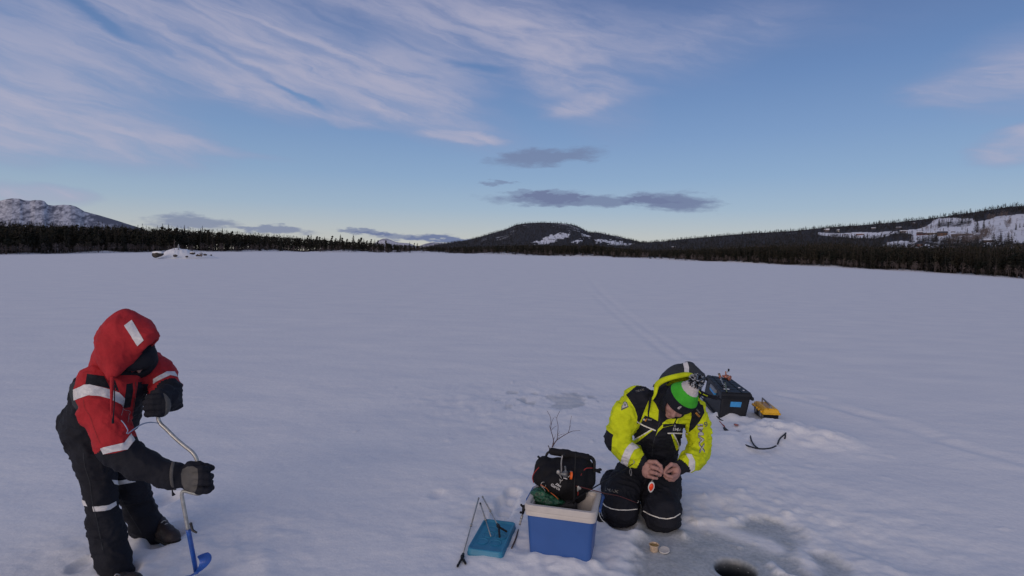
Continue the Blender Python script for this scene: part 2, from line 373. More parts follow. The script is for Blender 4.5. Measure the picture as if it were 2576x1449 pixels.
def snow_mat():
    m_ = bpy.data.materials.new('snow'); m_.use_nodes = True; nt = m_.node_tree; N = nt.nodes; L = nt.links; b = N['Principled BSDF']
    geo = N.new('ShaderNodeNewGeometry')
    def noise(scale, det, ro=.55, vec=None):
        n = N.new('ShaderNodeTexNoise'); n.inputs['Scale'].default_value = scale; n.inputs['Detail'].default_value = det; n.inputs['Roughness'].default_value = ro
        L.new(vec or geo.outputs['Position'], n.inputs['Vector']); return n.outputs[0]
    def mp(s, r=0):
        n = N.new('ShaderNodeMapping'); n.inputs['Scale'].default_value = s; n.inputs['Rotation'].default_value = (0, 0, r); L.new(geo.outputs['Position'], n.inputs['Vector']); return n.outputs[0]
    def ramp(f, c0, c1, p0=.35, p1=.65):
        r = N.new('ShaderNodeValToRGB'); r.color_ramp.elements[0].position = p0; r.color_ramp.elements[1].position = p1
        r.color_ramp.elements[0].color = c0; r.color_ramp.elements[1].color = c1; L.new(f, r.inputs[0]); return r.outputs[0]
    def mix(f, a, c, t='MIX'):
        n = N.new('ShaderNodeMixRGB'); n.blend_type = t
        for i, v in enumerate((f, a, c)):
            if isinstance(v, bpy.types.NodeSocket): L.new(v, n.inputs[i])
            else: n.inputs[i].default_value = v
        return n.outputs[0]
    snow = ramp(noise(.7, 6, vec=mp((1, 2.2, 1), .35)), (.74, .75, .775, 1), (.835, .83, .825, 1))
    snow = mix(.35, snow, ramp(noise(35, 4), (.70, .71, .73, 1), (.84, .85, .855, 1)))
    icec = ramp(noise(6, 6), (.32, .345, .355, 1), (.48, .50, .51, 1))
    icec = mix(.4, icec, ramp(noise(45, 4), (.33, .36, .37, 1), (.58, .60, .61, 1), .4, .6))
    at = N.new('ShaderNodeAttribute'); at.attribute_name = 'ice'
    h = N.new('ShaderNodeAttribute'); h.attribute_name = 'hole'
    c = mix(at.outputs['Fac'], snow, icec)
    c = mix(h.outputs['Fac'], c, (.006, .011, .018, 1))  # shade down the bore, painted in as near-black colour
    L.new(c, b.inputs['Base Color'])
    mr = N.new('ShaderNodeMapRange'); L.new(at.outputs['Fac'], mr.inputs[0]); mr.inputs[3].default_value = .85; mr.inputs[4].default_value = .42
    L.new(mr.outputs[0], b.inputs['Roughness']); b.inputs['Specular IOR Level'].default_value = .3
    # relief: wind ripples, grains, clods
    cd = N.new('ShaderNodeCameraData')
    def bump(hgt, dist, strength, prev=None):
        n = N.new('ShaderNodeBump'); n.inputs['Distance'].default_value = dist; n.inputs['Strength'].default_value = strength
        L.new(hgt, n.inputs['Height'])
        if prev: L.new(prev, n.inputs['Normal'])
        return n.outputs[0]
    n1 = bump(noise(1.0, 5, .6, mp((.8, 1.8, 1), .35)), .08, .17)
    n2 = bump(noise(9, 5, .55), .02, .38, n1)
    n3 = bump(noise(70, 3), .003, .35, n2)
    L.new(n3, b.inputs['Normal'])
    return m_
SNOW = snow_mat()
setp(link('ground', me, SNOW), kind='structure')
# smooth bored wall of the hole, with a rounded lip; its depth shade is painted into the colour
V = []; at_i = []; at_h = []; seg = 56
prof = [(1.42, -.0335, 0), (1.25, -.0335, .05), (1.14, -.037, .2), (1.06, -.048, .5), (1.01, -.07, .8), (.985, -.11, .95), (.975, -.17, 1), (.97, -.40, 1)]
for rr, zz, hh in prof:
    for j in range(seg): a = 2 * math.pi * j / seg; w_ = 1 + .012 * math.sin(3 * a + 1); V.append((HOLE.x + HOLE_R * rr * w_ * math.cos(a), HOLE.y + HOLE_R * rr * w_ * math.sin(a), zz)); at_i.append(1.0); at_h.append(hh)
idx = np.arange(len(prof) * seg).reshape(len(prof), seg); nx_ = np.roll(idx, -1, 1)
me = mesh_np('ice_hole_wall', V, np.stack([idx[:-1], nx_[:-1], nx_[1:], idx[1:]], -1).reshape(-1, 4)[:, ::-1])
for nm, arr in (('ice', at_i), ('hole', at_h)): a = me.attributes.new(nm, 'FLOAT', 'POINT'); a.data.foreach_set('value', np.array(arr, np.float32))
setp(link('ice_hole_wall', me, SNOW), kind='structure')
# dark water standing in the hole
bm = bmesh.new(); bmesh.ops.create_circle(bm, cap_ends=True, segments=40, radius=HOLE_R * 1.15)
me = bpy.data.meshes.new('water'); bm.to_mesh(me); bm.free()
wm = mat('lake_water', (.008, .012, .018), rough=.08, noise_amt=.1)
o = link('water', me, wm); o.location = (HOLE.x, HOLE.y, -.30); setp(o, kind='structure')
# ------------------------------------------------------------------ hills
def lerp(a, b, t): return a + (b - a) * t
class Sheet:
    """a hillside: rises from a base line to its ridge, both given by direction and distance, then falls away behind"""
    def __init__(s, ridge, base, rb, rr, n=200, m=40, rough=1.2, seed=0, bulge=.85):
        s.ridge, s.base, s.rb, s.rr, s.rough, s.seed, s.bulge = ridge, base, rb, rr, rough, seed, bulge
        s.x0, s.x1 = ridge[0][0], ridge[-1][0]; s.n, s.m = n, m
    def pos(s, x, t):
        """x photo column, t 0 base .. 1 ridge -> world (n,3)"""
        x = np.asarray(x, float); t = np.asarray(t, float)
        yr = np.interp(x, [p[0] for p in s.ridge], [p[1] for p in s.ridge]); yb = np.interp(x, [p[0] for p in s.base], [p[1] for p in s.base])
        y = yb + (yr - yb) * t ** s.bulge + s.rough * (fbm(x / 22, t * 7, s.seed, 4) - .5) * np.sin(np.pi * np.clip(t, 0, 1)) * 2
        q = np.stack([x - 1288, 724.5 - y, np.full_like(x, -F)], -1) @ CMn.T
        h = np.hypot(q[..., 0], q[..., 1])
        rb = np.interp(x, *s.rb) if isinstance(s.rb, tuple) else s.rb; rr = np.interp(x, *s.rr) if isinstance(s.rr, tuple) else s.rr
        r = rb + (rr - rb) * t
        return np.stack([q[..., 0] / h * r, q[..., 1] / h * r, 2 + q[..., 2] / h * r], -1), np.stack([x, y], -1)
    def build(s, name, material, wood=None):
        xs = np.linspace(s.x0, s.x1, s.n); ts = np.linspace(0, 1, s.m)
        XX, TT = np.meshgrid(xs, ts); p, px = s.pos(XX, TT)
        top = p[-1]; back = []
        for k, dz in ((1.12, .10), (1.35, .45), (1.7, 1.0)):
            b = top.copy(); b[:, :2] *= k; b[:, 2] = top[:, 2] - (top[:, 2] + 20) * dz; back.append(b)
        foot = p[0].copy(); foot[:, 2] -= 6
        allp = np.concatenate([foot[None], p, np.array(back)], 0); mm = allp.shape[0]
        idx = np.arange(mm * s.n).reshape(mm, s.n)
        f = np.stack([idx[:-1, :-1], idx[:-1, 1:], idx[1:, 1:], idx[1:, :-1]], -1).reshape(-1, 4)
        me = mesh_np(name, allp.reshape(-1, 3), f)
        w = np.zeros((mm, s.n))
        if wood is not None: w[1:-3] = wood(px.reshape(-1, 2)).reshape(s.m, s.n); w[-3:] = w[-4]; w[0] = w[1]
        a = me.attributes.new('wood', 'FLOAT', 'POINT'); a.data.foreach_set('value', w.ravel().astype(np.float32))
        return setp(link(name, me, material), kind='structure')
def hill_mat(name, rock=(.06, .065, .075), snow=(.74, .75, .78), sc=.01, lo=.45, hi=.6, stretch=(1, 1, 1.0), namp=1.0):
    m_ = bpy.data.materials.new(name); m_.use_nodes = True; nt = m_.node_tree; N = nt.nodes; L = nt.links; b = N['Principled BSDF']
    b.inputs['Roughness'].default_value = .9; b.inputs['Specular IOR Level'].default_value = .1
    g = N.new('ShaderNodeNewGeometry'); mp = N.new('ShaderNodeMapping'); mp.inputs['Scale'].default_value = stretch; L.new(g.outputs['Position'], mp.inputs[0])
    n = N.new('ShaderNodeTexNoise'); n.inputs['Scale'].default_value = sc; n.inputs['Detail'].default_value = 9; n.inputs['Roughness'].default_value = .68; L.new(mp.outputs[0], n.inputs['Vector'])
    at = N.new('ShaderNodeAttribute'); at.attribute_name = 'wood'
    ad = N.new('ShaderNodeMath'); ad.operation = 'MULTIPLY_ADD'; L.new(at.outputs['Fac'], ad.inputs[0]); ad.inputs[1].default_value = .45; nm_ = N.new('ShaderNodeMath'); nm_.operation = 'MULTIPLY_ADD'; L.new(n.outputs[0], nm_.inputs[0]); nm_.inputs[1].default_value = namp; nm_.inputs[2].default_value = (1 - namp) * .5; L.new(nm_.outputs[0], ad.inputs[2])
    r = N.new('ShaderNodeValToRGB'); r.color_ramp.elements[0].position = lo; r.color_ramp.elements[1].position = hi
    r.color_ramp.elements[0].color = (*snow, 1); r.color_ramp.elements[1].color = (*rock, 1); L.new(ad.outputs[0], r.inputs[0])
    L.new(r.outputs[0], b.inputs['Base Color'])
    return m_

# --- tree shapes (unit height, origin at the foot), as vertex / triangle arrays
def tree_shape(kind, seed, n=70):
    r = np.random.default_rng(seed); V = []; T = []
    def tri(a, b, c): T.append((len(V), len(V) + 1, len(V) + 2)); V.extend([a, b, c])
    def trunk(h, w):
        k = 5; a0 = [(w * math.cos(2 * math.pi * i / k), w * math.sin(2 * math.pi * i / k), -.05) for i in range(k)]
        a1 = [(p[0] * .25, p[1] * .25, h) for p in a0]
        for i in range(k):
            j = (i + 1) % k; tri(a0[i], a0[j], a1[j]); tri(a0[i], a1[j], a1[i])
    nt = 0
    if kind == 'spruce':
        trunk(.93, .014); nt = len(T)
        L = max(6, n // 8)
        for i in range(L):
            t = i / (L - 1); z = .08 + .90 * t; w = .17 * (1 - t) ** .7 + .02; k = 8 if n > 60 else 6
            for j in range(k):
                a = 2 * math.pi * (j + r.random()) / k; ww = w * (.65 + .6 * r.random()); da = .36
                tip = (ww * math.cos(a), ww * math.sin(a), z - .045 - .03 * r.random())
                tri((.01 * math.cos(a), .01 * math.sin(a), z + .05), tip, (ww * .72 * math.cos(a + da), ww * .72 * math.sin(a + da), z - .012))
    elif kind == 'pine':
        trunk(.86, .013); nt = len(T)
        nb = 5 + seed % 3; blobs = []
        for i in range(nb):
            t = (i + .4 * r.random()) / nb; a = r.random() * 6.28; o = .07 * (1 - .5 * t)
            blobs.append((o * math.cos(a), o * math.sin(a), .36 + .55 * t, (.12 - .05 * t) * (.8 + .4 * r.random())))
        for j in range(n):
            bx, by, bz, br = blobs[j % nb]; d = r.normal(size=3); d /= np.linalg.norm(d); q = np.array([bx, by, bz]) + d * br * (.45 + .55 * r.random()) * np.array([1, 1, .62])
            s = br * (.35 + .35 * r.random()); e1 = r.normal(size=3); e1 /= np.linalg.norm(e1); e2 = np.cross(d, e1); e2 /= np.linalg.norm(e2) + 1e-6
            tri(tuple(q + e1 * s), tuple(q - e1 * s * .6 + e2 * s * .8), tuple(q - e1 * s * .5 - e2 * s * .7))
    else:                                                                     # bare birch
        trunk(.85, .010)
        for j in range(n // 2):
            z = .25 + .55 * r.random(); a = r.random() * 6.28; l = .10 + .16 * r.random() * (1.15 - z); w = .004
            p0 = (0, 0, z); p1 = (l * math.cos(a), l * math.sin(a), z + .16 + .12 * r.random())
            tri(p0, p1, (p1[0] * .5 + w * 2, p1[1] * .5, (z + p1[2]) / 2 + w * 3))
            for kk in range(2):
                b_ = a + r.normal() * .7; c_ = (p1[0] * .7 + .07 * math.cos(b_), p1[1] * .7 + .07 * math.sin(b_), z + .12 + .15 * r.random())
                tri((p1[0] * .5, p1[1] * .5, (z + p1[2]) / 2), c_, (p1[0] * .6, p1[1] * .6 + w, (z + p1[2]) / 2 + .014))
        nt = len(T)
    return np.array(V), np.array(T), nt
def foliage_mat(name, c0, c1, sc=.25):
    m_ = bpy.data.materials.new(name); m_.use_nodes = True; nt = m_.node_tree; N = nt.nodes; L = nt.links; b = N['Principled BSDF']
    b.inputs['Roughness'].default_value = .85; b.inputs['Specular IOR Level'].default_value = .1
    g = N.new('ShaderNodeNewGeometry'); n = N.new('ShaderNodeTexNoise'); n.inputs['Scale'].default_value = sc; n.inputs['Detail'].default_value = 4; L.new(g.outputs['Position'], n.inputs['Vector'])
    r = N.new('ShaderNodeValToRGB'); r.color_ramp.elements[0].position = .35; r.color_ramp.elements[1].position = .65
    r.color_ramp.elements[0].color = (*c0, 1); r.color_ramp.elements[1].color = (*c1, 1); L.new(n.outputs[0], r.inputs[0]); L.new(r.outputs[0], b.inputs['Base Color'])
    return m_
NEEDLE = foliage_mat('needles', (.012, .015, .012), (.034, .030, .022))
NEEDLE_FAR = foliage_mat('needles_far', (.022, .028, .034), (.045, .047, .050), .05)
BARK = mat('bark', (.055, .042, .036), rough=.9, noise_scale=3)
BIRCH = mat('bare_twigs', (.12, .095, .09), rough=.9, noise_scale=2)
SHAPES = {('spruce', 1): [tree_shape('spruce', i, 96) for i in range(4)], ('pine', 1): [tree_shape('pine', i, 90) for i in range(5)], ('birch', 1): [tree_shape('birch', i, 60) for i in range(3)],
          ('spruce', 0): [tree_shape('spruce', i, 34) for i in range(4)], ('pine', 0): [tree_shape('pine', i, 34) for i in range(5)], ('birch', 0): [tree_shape('birch', i, 30) for i in range(3)]}
def forest(name, items, label, mats=None):
    """items: (x, y, z, height, kind, lod, width) -> one mesh"""
    VV = []; TT = []; MI = []; off = 0
    for (x, y, z, h, kind, lod, wd) in items:
        lst = SHAPES[(kind, lod)]; V, T, nt = lst[rng.integers(len(lst))]
        a = rng.random() * 6.28; c, s = math.cos(a) * h * wd, math.sin(a) * h * wd
        q = np.empty_like(V); q[:, 0] = V[:, 0] * c - V[:, 1] * s + x; q[:, 1] = V[:, 0] * s + V[:, 1] * c + y; q[:, 2] = V[:, 2] * h + z
        VV.append(q); TT.append(T + off); off += len(V)
        mi = np.zeros(len(T), np.int32); mi[:nt] = 1
        if kind == 'birch': mi[:] = 2
        MI.append(mi)
    me = mesh_np(name, np.concatenate(VV), np.concatenate(TT), smooth=False)
    o = link(name, me, mats or [NEEDLE, BARK, BIRCH], smooth=False)
    me.polygons.foreach_set('material_index', np.concatenate(MI))
    return setp(o, label, None, None, 'stuff')

# far mountain on the left
mt = Sheet([(-900, 470), (-500, 480), (-250, 500), (-60, 512), (0, 505), (16, 501), (30, 499), (50, 500), (58, 503), (67, 504), (76, 505), (88, 503), (105, 504), (112, 506), (118, 513), (122, 515.5), (135, 517), (145, 516), (160, 515), (178, 516), (190, 519), (200, 524),
            (212, 531.6), (232, 537), (250, 541.6), (275, 549), (300, 556.6), (326, 565), (350, 572.5), (380, 584), (420, 600)], [(-900, 640), (420, 640)], 3200, 4700, n=900, m=130, rough=.5, seed=101, bulge=.9)
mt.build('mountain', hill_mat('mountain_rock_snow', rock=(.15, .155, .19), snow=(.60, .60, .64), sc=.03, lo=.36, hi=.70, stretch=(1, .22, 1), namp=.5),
         lambda p: 1.9 * (fbm(p[:, 0] / 9 + p[:, 1] / 16, p[:, 1] / 6, 77, 5, .7) - .56) + .3 * (1 - np.abs(2 * fbm(p[:, 0] / 30 - p[:, 1] / 18, p[:, 1] / 30, 99, 3) - 1)) ** 5 + .25 * sstep(535, 575, p[:, 1]) + .25 * sstep(575, 610, p[:, 1] + .08 * (300 - p[:, 0])) + .6 * sstep(11, 3, np.abs(p[:, 1] - (540 + (p[:, 0] - 215) * .28))) * sstep(205, 240, p[:, 0]) + .3 * sstep(6, 1, segdist(p[:, 0], p[:, 1], [(60, 540), (90, 524), (120, 521), (160, 527)])) + .35 * sstep(7, 2, np.hypot(p[:, 0] - 103, (p[:, 1] - 511))) )
# two low snowy tops beyond the wood
for rd, rr in (([(930, 622), (945, 610), (954, 604), (963, 600.5), (972, 600), (982, 603), (994, 608), (1003, 610), (1030, 612), (1050, 620)], 7800), ([(1045, 622), (1070, 613), (1083, 610), (1095, 610), (1110, 611), (1125, 613), (1145, 620)], 8600)):
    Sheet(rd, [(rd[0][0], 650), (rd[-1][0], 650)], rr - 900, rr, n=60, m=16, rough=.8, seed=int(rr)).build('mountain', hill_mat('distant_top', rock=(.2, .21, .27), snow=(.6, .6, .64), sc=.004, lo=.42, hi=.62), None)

# wooded hill in the middle
CR = [(1040, 634), (1060, 626), (1095, 617), (1130, 611), (1170, 605), (1208, 596), (1245, 585), (1270, 578), (1283, 572), (1295, 567), (1307, 564), (1320, 562), (1345, 560.5), (1370, 560), (1395, 561), (1415, 562), (1432, 564), (1446, 567), (1457, 571), (1468, 577), (1480, 584), (1492, 584.5),
      (1505, 585), (1520, 588), (1532, 591), (1551, 594), (1570, 599), (1583, 602), (1595, 605), (1608, 608), (1630, 612), (1680, 618)]
c3 = lambda pts: [(1094.8 + a * .25, (800 + b / 2.576) * .644) for a, b in pts]
CSNOW = [c3(q) for q in ([(950, 382), (1010, 372), (1060, 365), (1090, 328), (1150, 308), (1250, 282), (1350, 284), (1345, 325), (1300, 345), (1180, 355), (1250, 362), (1120, 398), (1050, 396)], [(1345, 385), (1380, 360), (1490, 342), (1470, 372), (1400, 388)],
         [(1610, 345), (1700, 345), (1810, 362), (1900, 380), (2000, 398), (2090, 418), (2060, 436), (1980, 436), (1900, 415), (1760, 400), (1680, 378), (1610, 378)], [(1460, 300), (1520, 296), (1580, 320), (1540, 335)])]
CTHIN = [c3(q) for q in ([(1180, 192), (1300, 190), (1440, 225), (1530, 275), (1450, 275), (1350, 265), (1260, 235), (1170, 220)], [(1640, 276), (1760, 300), (1900, 345), (1990, 362), (1850, 345), (1700, 305)], [(740, 250), (800, 215), (810, 260), (760, 300)], [(600, 330), (780, 290), (720, 340), (620, 365)], [(430, 350), (560, 325), (470, 380)], [(880, 200), (1020, 215), (900, 240)])]
def in_any(p, polys, jit=0):
    q = p + (rng.normal(size=p.shape) * jit if jit else 0); r = np.zeros(len(p), bool)
    for poly in polys: r |= inpoly(q, poly)
    return r
ch = Sheet(CR, [(1040, 640), (1680, 640)], 1500, 2300, n=260, m=60, rough=2, seed=33, bulge=.8)
ch.build('hill', hill_mat('hill_snow', rock=(.05, .052, .06), sc=.02, lo=.55, hi=.75), lambda p: 1.0 * ~in_any(p + 7 * (np.stack([vn(p[:, 0] / 6, p[:, 1] / 3, 1), vn(p[:, 0] / 6, p[:, 1] / 3, 2)], 1) - .5), CSNOW, 0) * (1 - .45 * in_any(p, CTHIN, 0)))
def scatter(sheet, n, h0, h1, snow=(), thin=(), pk=.35, lod=0, tmax=1.0, keep_snow=.0, keep_thin=.35, xr=None, tpow=.9, wd=1.0):
    x = rng.uniform(*(xr or (sheet.x0, sheet.x1)), n); t = rng.random(n) ** tpow * tmax
    p, px = sheet.pos(x, t); k = np.ones(n)
    k[in_any(px, thin, .4)] = keep_thin; k[in_any(px, snow, .6)] = keep_snow
    sel = rng.random(n) < k
    return [(q[0], q[1], q[2] - .1, rng.uniform(h0, h1), 'pine' if rng.random() < pk else 'spruce', lod, wd) for q in p[sel]]
its = scatter(ch, 9000, 6, 10, CSNOW, CTHIN, keep_snow=.20, keep_thin=.5, tpow=1.1, wd=1.35)
xs = rng.uniform(1060, 1640, 420); p, _ = ch.pos(xs, np.full(420, 1.0)); its += [(q[0], q[1], q[2] - .3, rng.uniform(3, 9.5), 'spruce', 0, 1.4) for q in p]
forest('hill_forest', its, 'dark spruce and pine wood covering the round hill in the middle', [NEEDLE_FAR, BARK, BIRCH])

# hillside on the right, farm fields on it
HR = [(1560, 622), (1590, 615), (1620, 611), (1650, 608), (1674, 606.5), (1720, 601), (1762, 598), (1800, 594), (1849, 590), (1900, 586), (1937, 584.5), (2007, 580), (2061, 574), (2125, 569), (2161, 567), (2215, 562), (2261, 559), (2311, 553), (2361, 547), (2411, 539), (2461, 532.5), (2500, 526), (2541, 519.5), (2576, 518), (2650, 512), (2800, 505), (3100, 500)]
HB = [(1560, 648), (1849, 655), (2061, 664), (2231, 668), (2576, 680), (3100, 705)]
hs = Sheet(HR, HB, ([1560, 2061, 2576, 3100], [700, 420, 330, 300]), ([1560, 2061, 2576, 3100], [1500, 1250, 1100, 1000]), n=420, m=80, rough=1.6, seed=44, bulge=.85)
c5 = lambda pts: [(2060.8 + a * .2, (780 + b / 3.22) * .644) for a, b in pts]
FIELD = [c5(q) for q in ([(-10, 412), (120, 418), (300, 424), (420, 412), (560, 408), (720, 414), (850, 398), (1000, 392), (1150, 376), (1230, 372), (1330, 340), (1400, 300), (1450, 250), (1520, 232), (1640, 228), (1780, 232), (1930, 238), (1960, 275), (2080, 262), (2160, 240), (2230, 205), (2350, 200), (2440, 190), (2640, 172), (2640, 600),
          (2400, 612), (2250, 600), (2060, 600), (2010, 560), (1850, 590), (1700, 560), (1500, 560), (1290, 520), (1210, 530), (1120, 520), (1180, 450), (1080, 420), (900, 430), (880, 455), (690, 492), (560, 480), (420, 488), (330, 470), (200, 466), (60, 452), (-10, 444)],
         [(750, 586), (860, 540), (940, 524), (1030, 514), (1130, 522), (1250, 545), (1400, 566), (1500, 576), (1640, 584), (1740, 580), (1760, 600), (1650, 612), (1400, 604), (1200, 606), (1000, 596), (860, 592)])]
WOODS = [c5(q) for q in ([(1230, 520), (1300, 485), (1500, 478), (1510, 560), (1380, 568), (1240, 545)], [(1490, 590), (1560, 520), (1800, 500), (1900, 540), (2060, 540), (2050, 600)], [(1480, 365), (1560, 340), (1900, 330), (1920, 260), (1700, 290), (1560, 260), (1500, 300)], [(2160, 560), (2190, 510), (2300, 520), (2440, 560), (2430, 600), (2170, 600)], [(1120, 500), (1190, 470), (1210, 540), (1130, 540)],
         [(820, 400), (840, 350), (1020, 330), (1080, 360), (960, 390)])]
BUSH = [c5(q) for q in ([(2000, 480), (2030, 400), (2180, 390), (2230, 420), (2200, 500), (2060, 530)], [(2330, 290), (2400, 270), (2430, 340), (2350, 370)], [(1580, 590), (1780, 470), (1990, 490), (2080, 540), (1900, 600)], [(1290, 370), (1500, 360), (1560, 380), (1300, 390)], [(2090, 260), (2300, 200), (2400, 210), (2200, 260)])]
hs.build('hillside', hill_mat('hillside_snow', rock=(.05, .05, .055), sc=.03, lo=.55, hi=.8), lambda p: 1.0 * (~in_any(p, FIELD)) + .35 * in_any(p, WOODS))
its = scatter(hs, 15000, 5, 8.5, FIELD, (), keep_snow=0, tpow=1.15, wd=1.15, pk=.5)
n = 900; xs = rng.uniform(1590, 3000, n); p, px = hs.pos(xs, rng.uniform(.93, 1.0, n)); its += [(q[0], q[1], q[2] - .3, rng.uniform(3, 6.5), 'spruce' if rng.random() < .6 else 'pine', 0, 1.25) for q in p]
n = 5000; p, px = hs.pos(rng.uniform(2061, 2700, n), rng.random(n)); w = in_any(px, WOODS, .8) & in_any(px, FIELD)
its += [(q[0], q[1], q[2] - .1, rng.uniform(5, 10), 'spruce', 0, 1.1) for q in p[w][:500]]
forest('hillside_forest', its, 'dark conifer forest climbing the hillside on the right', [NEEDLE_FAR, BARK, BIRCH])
b = in_any(px, BUSH, .8); bi = [(q[0], q[1], q[2] - .1, rng.uniform(5, 9), 'birch', 1, 1.5) for q in p[b][:320]]
fi = in_any(px, FIELD) & ~w & ~b; bi += [(q[0], q[1], q[2] - .1, rng.uniform(2.5, 7), 'birch' if rng.random() < .7 else 'spruce', 1, 1.2) for q in p[fi][:170]]
forest('birch_scrub', bi, 'bare grey birches scattered over the snowy fields on the right')

# flat wood along the shore: ground rises gently from the bank
TOP = [(-700, 570), (0, 570), (125, 570), (250, 570.5), (362, 576.6), (425, 578.5), (500, 581), (644, 590), (769, 597), (844, 602), (894, 605), (969, 609), (1069, 615.5), (1119, 617.5), (1160, 616), (1220, 614.5), (1320, 612), (1420, 613), (1495, 612.5), (1532, 616.5), (1595, 623), (1650, 626), (1750, 624), (1849, 620), (1950, 612),
       (2061, 606), (2121, 607), (2160, 615), (2201, 622), (2231, 622), (2281, 622), (2361, 626), (2421, 622), (2461, 621), (2501, 627), (2576, 624), (2900, 628), (3300, 630)]
tx = np.array([q[0] for q in TOP], float); ty = np.array([q[1] for q in TOP], float)
def shore_items(n, x0, x1, d0, d1, h0, h1, lod, fill=1.0, pk=.55):
    out = []
    x = rng.uniform(x0, x1, n); dd = rng.uniform(d0, d1, n)
    for xi, di in zip(x, dd):
        ys = np.interp(xi, SX, SY); yt = np.interp(xi, tx, ty) + 4.5; r0 = np.interp(xi, SX, SR); h = rng.uniform(h0, h1)
        r = r0 + di; hpx = h * F / r * .93
        # foot height so that the crowns of the rows behind step up to the skyline
        t = di / 170.0; yfoot_back = yt + hpx * .98; yfoot = ys - .6 + (yfoot_back - ys + .6) * min(1, t) ** .8
        if yfoot > ys: yfoot = ys - .4 * t
        top = yfoot - hpx
        if top < yt - 2: h *= max(.3, (yfoot - yt + rng.uniform(-2, 2.2)) / hpx)
        d = ray(xi, yfoot); q = math.hypot(d.x, d.y)
        out.append((d.x / q * r, d.y / q * r, 2 + d.z / q * r, h, 'pine' if rng.random() < pk else 'spruce', lod, 1.0))
    return out
a = shore_items(520, -700, 1700, 2, 22, 7, 12, 1, pk=.8) + shore_items(2100, -700, 1700, 16, 90, 9, 13, 0, pk=.6) + shore_items(2400, -700, 1700, 80, 170, 9, 13, 0, pk=.5)
forest('shore_forest', a, 'dense dark pine and spruce wood along the left and middle shore')
a = shore_items(560, 1700, 3200, 2, 18, 6, 10, 1, pk=.6) + shore_items(2000, 1650, 3200, 12, 80, 8, 12, 0, pk=.5) + shore_items(1700, 1650, 3200, 70, 170, 8, 12, 0, pk=.4)
forest('right_shore_forest', a, 'dense dark conifer wood along the right shore below the hillside')
a = [(*q[:3], rng.uniform(2, 4.5), 'birch', 1, 1.4) for q in shore_items(420, -100, 2700, .5, 6, 5, 6, 1)]
forest('shore_brush', a, 'bare brush and saplings along the snowy bank of the lake')
# snowy bank under the trees
bx = np.linspace(-700, 3300, 500); rows = []
for di, dy in ((-3, .5), (1, -.8), (5, -2.2), (12, -3.6), (40, -5), (170, -8)):
    row = []
    for xi in bx:
        ys = np.interp(xi, SX, SY); d = ray(xi, ys + (dy * (1 + .5 * math.sin(xi * .031) + .6 * (vn(np.array([xi * .11]), np.array([di * .5]), 5)[0] - .5)) if dy < 0 else dy)); q = math.hypot(d.x, d.y); r = np.interp(xi, SX, SR) + di
        row.append((d.x / q * r, d.y / q * r, 2 + d.z / q * r))
    rows.append(row)
rows.append([(q[0] * 1.1, q[1] * 1.1, q[2] - 25) for q in rows[-1]])
V = np.array(rows); mm, nn = V.shape[:2]; idx = np.arange(mm * nn).reshape(mm, nn)
f = np.stack([idx[:-1, :-1], idx[:-1, 1:], idx[1:, 1:], idx[1:, :-1]], -1).reshape(-1, 4)
me = mesh_np('bank', V.reshape(-1, 3), f); a_ = me.attributes.new('wood', 'FLOAT', 'POINT'); w = np.zeros((mm, nn)); w[4:] = .75; w[3] = .3; w[2] = .05; a_.data.foreach_set('value', w.ravel().astype(np.float32))
setp(link('bank', me, hill_mat('bank_snow', rock=(.04, .04, .04), sc=.25, lo=.6, hi=.8)), kind='structure')
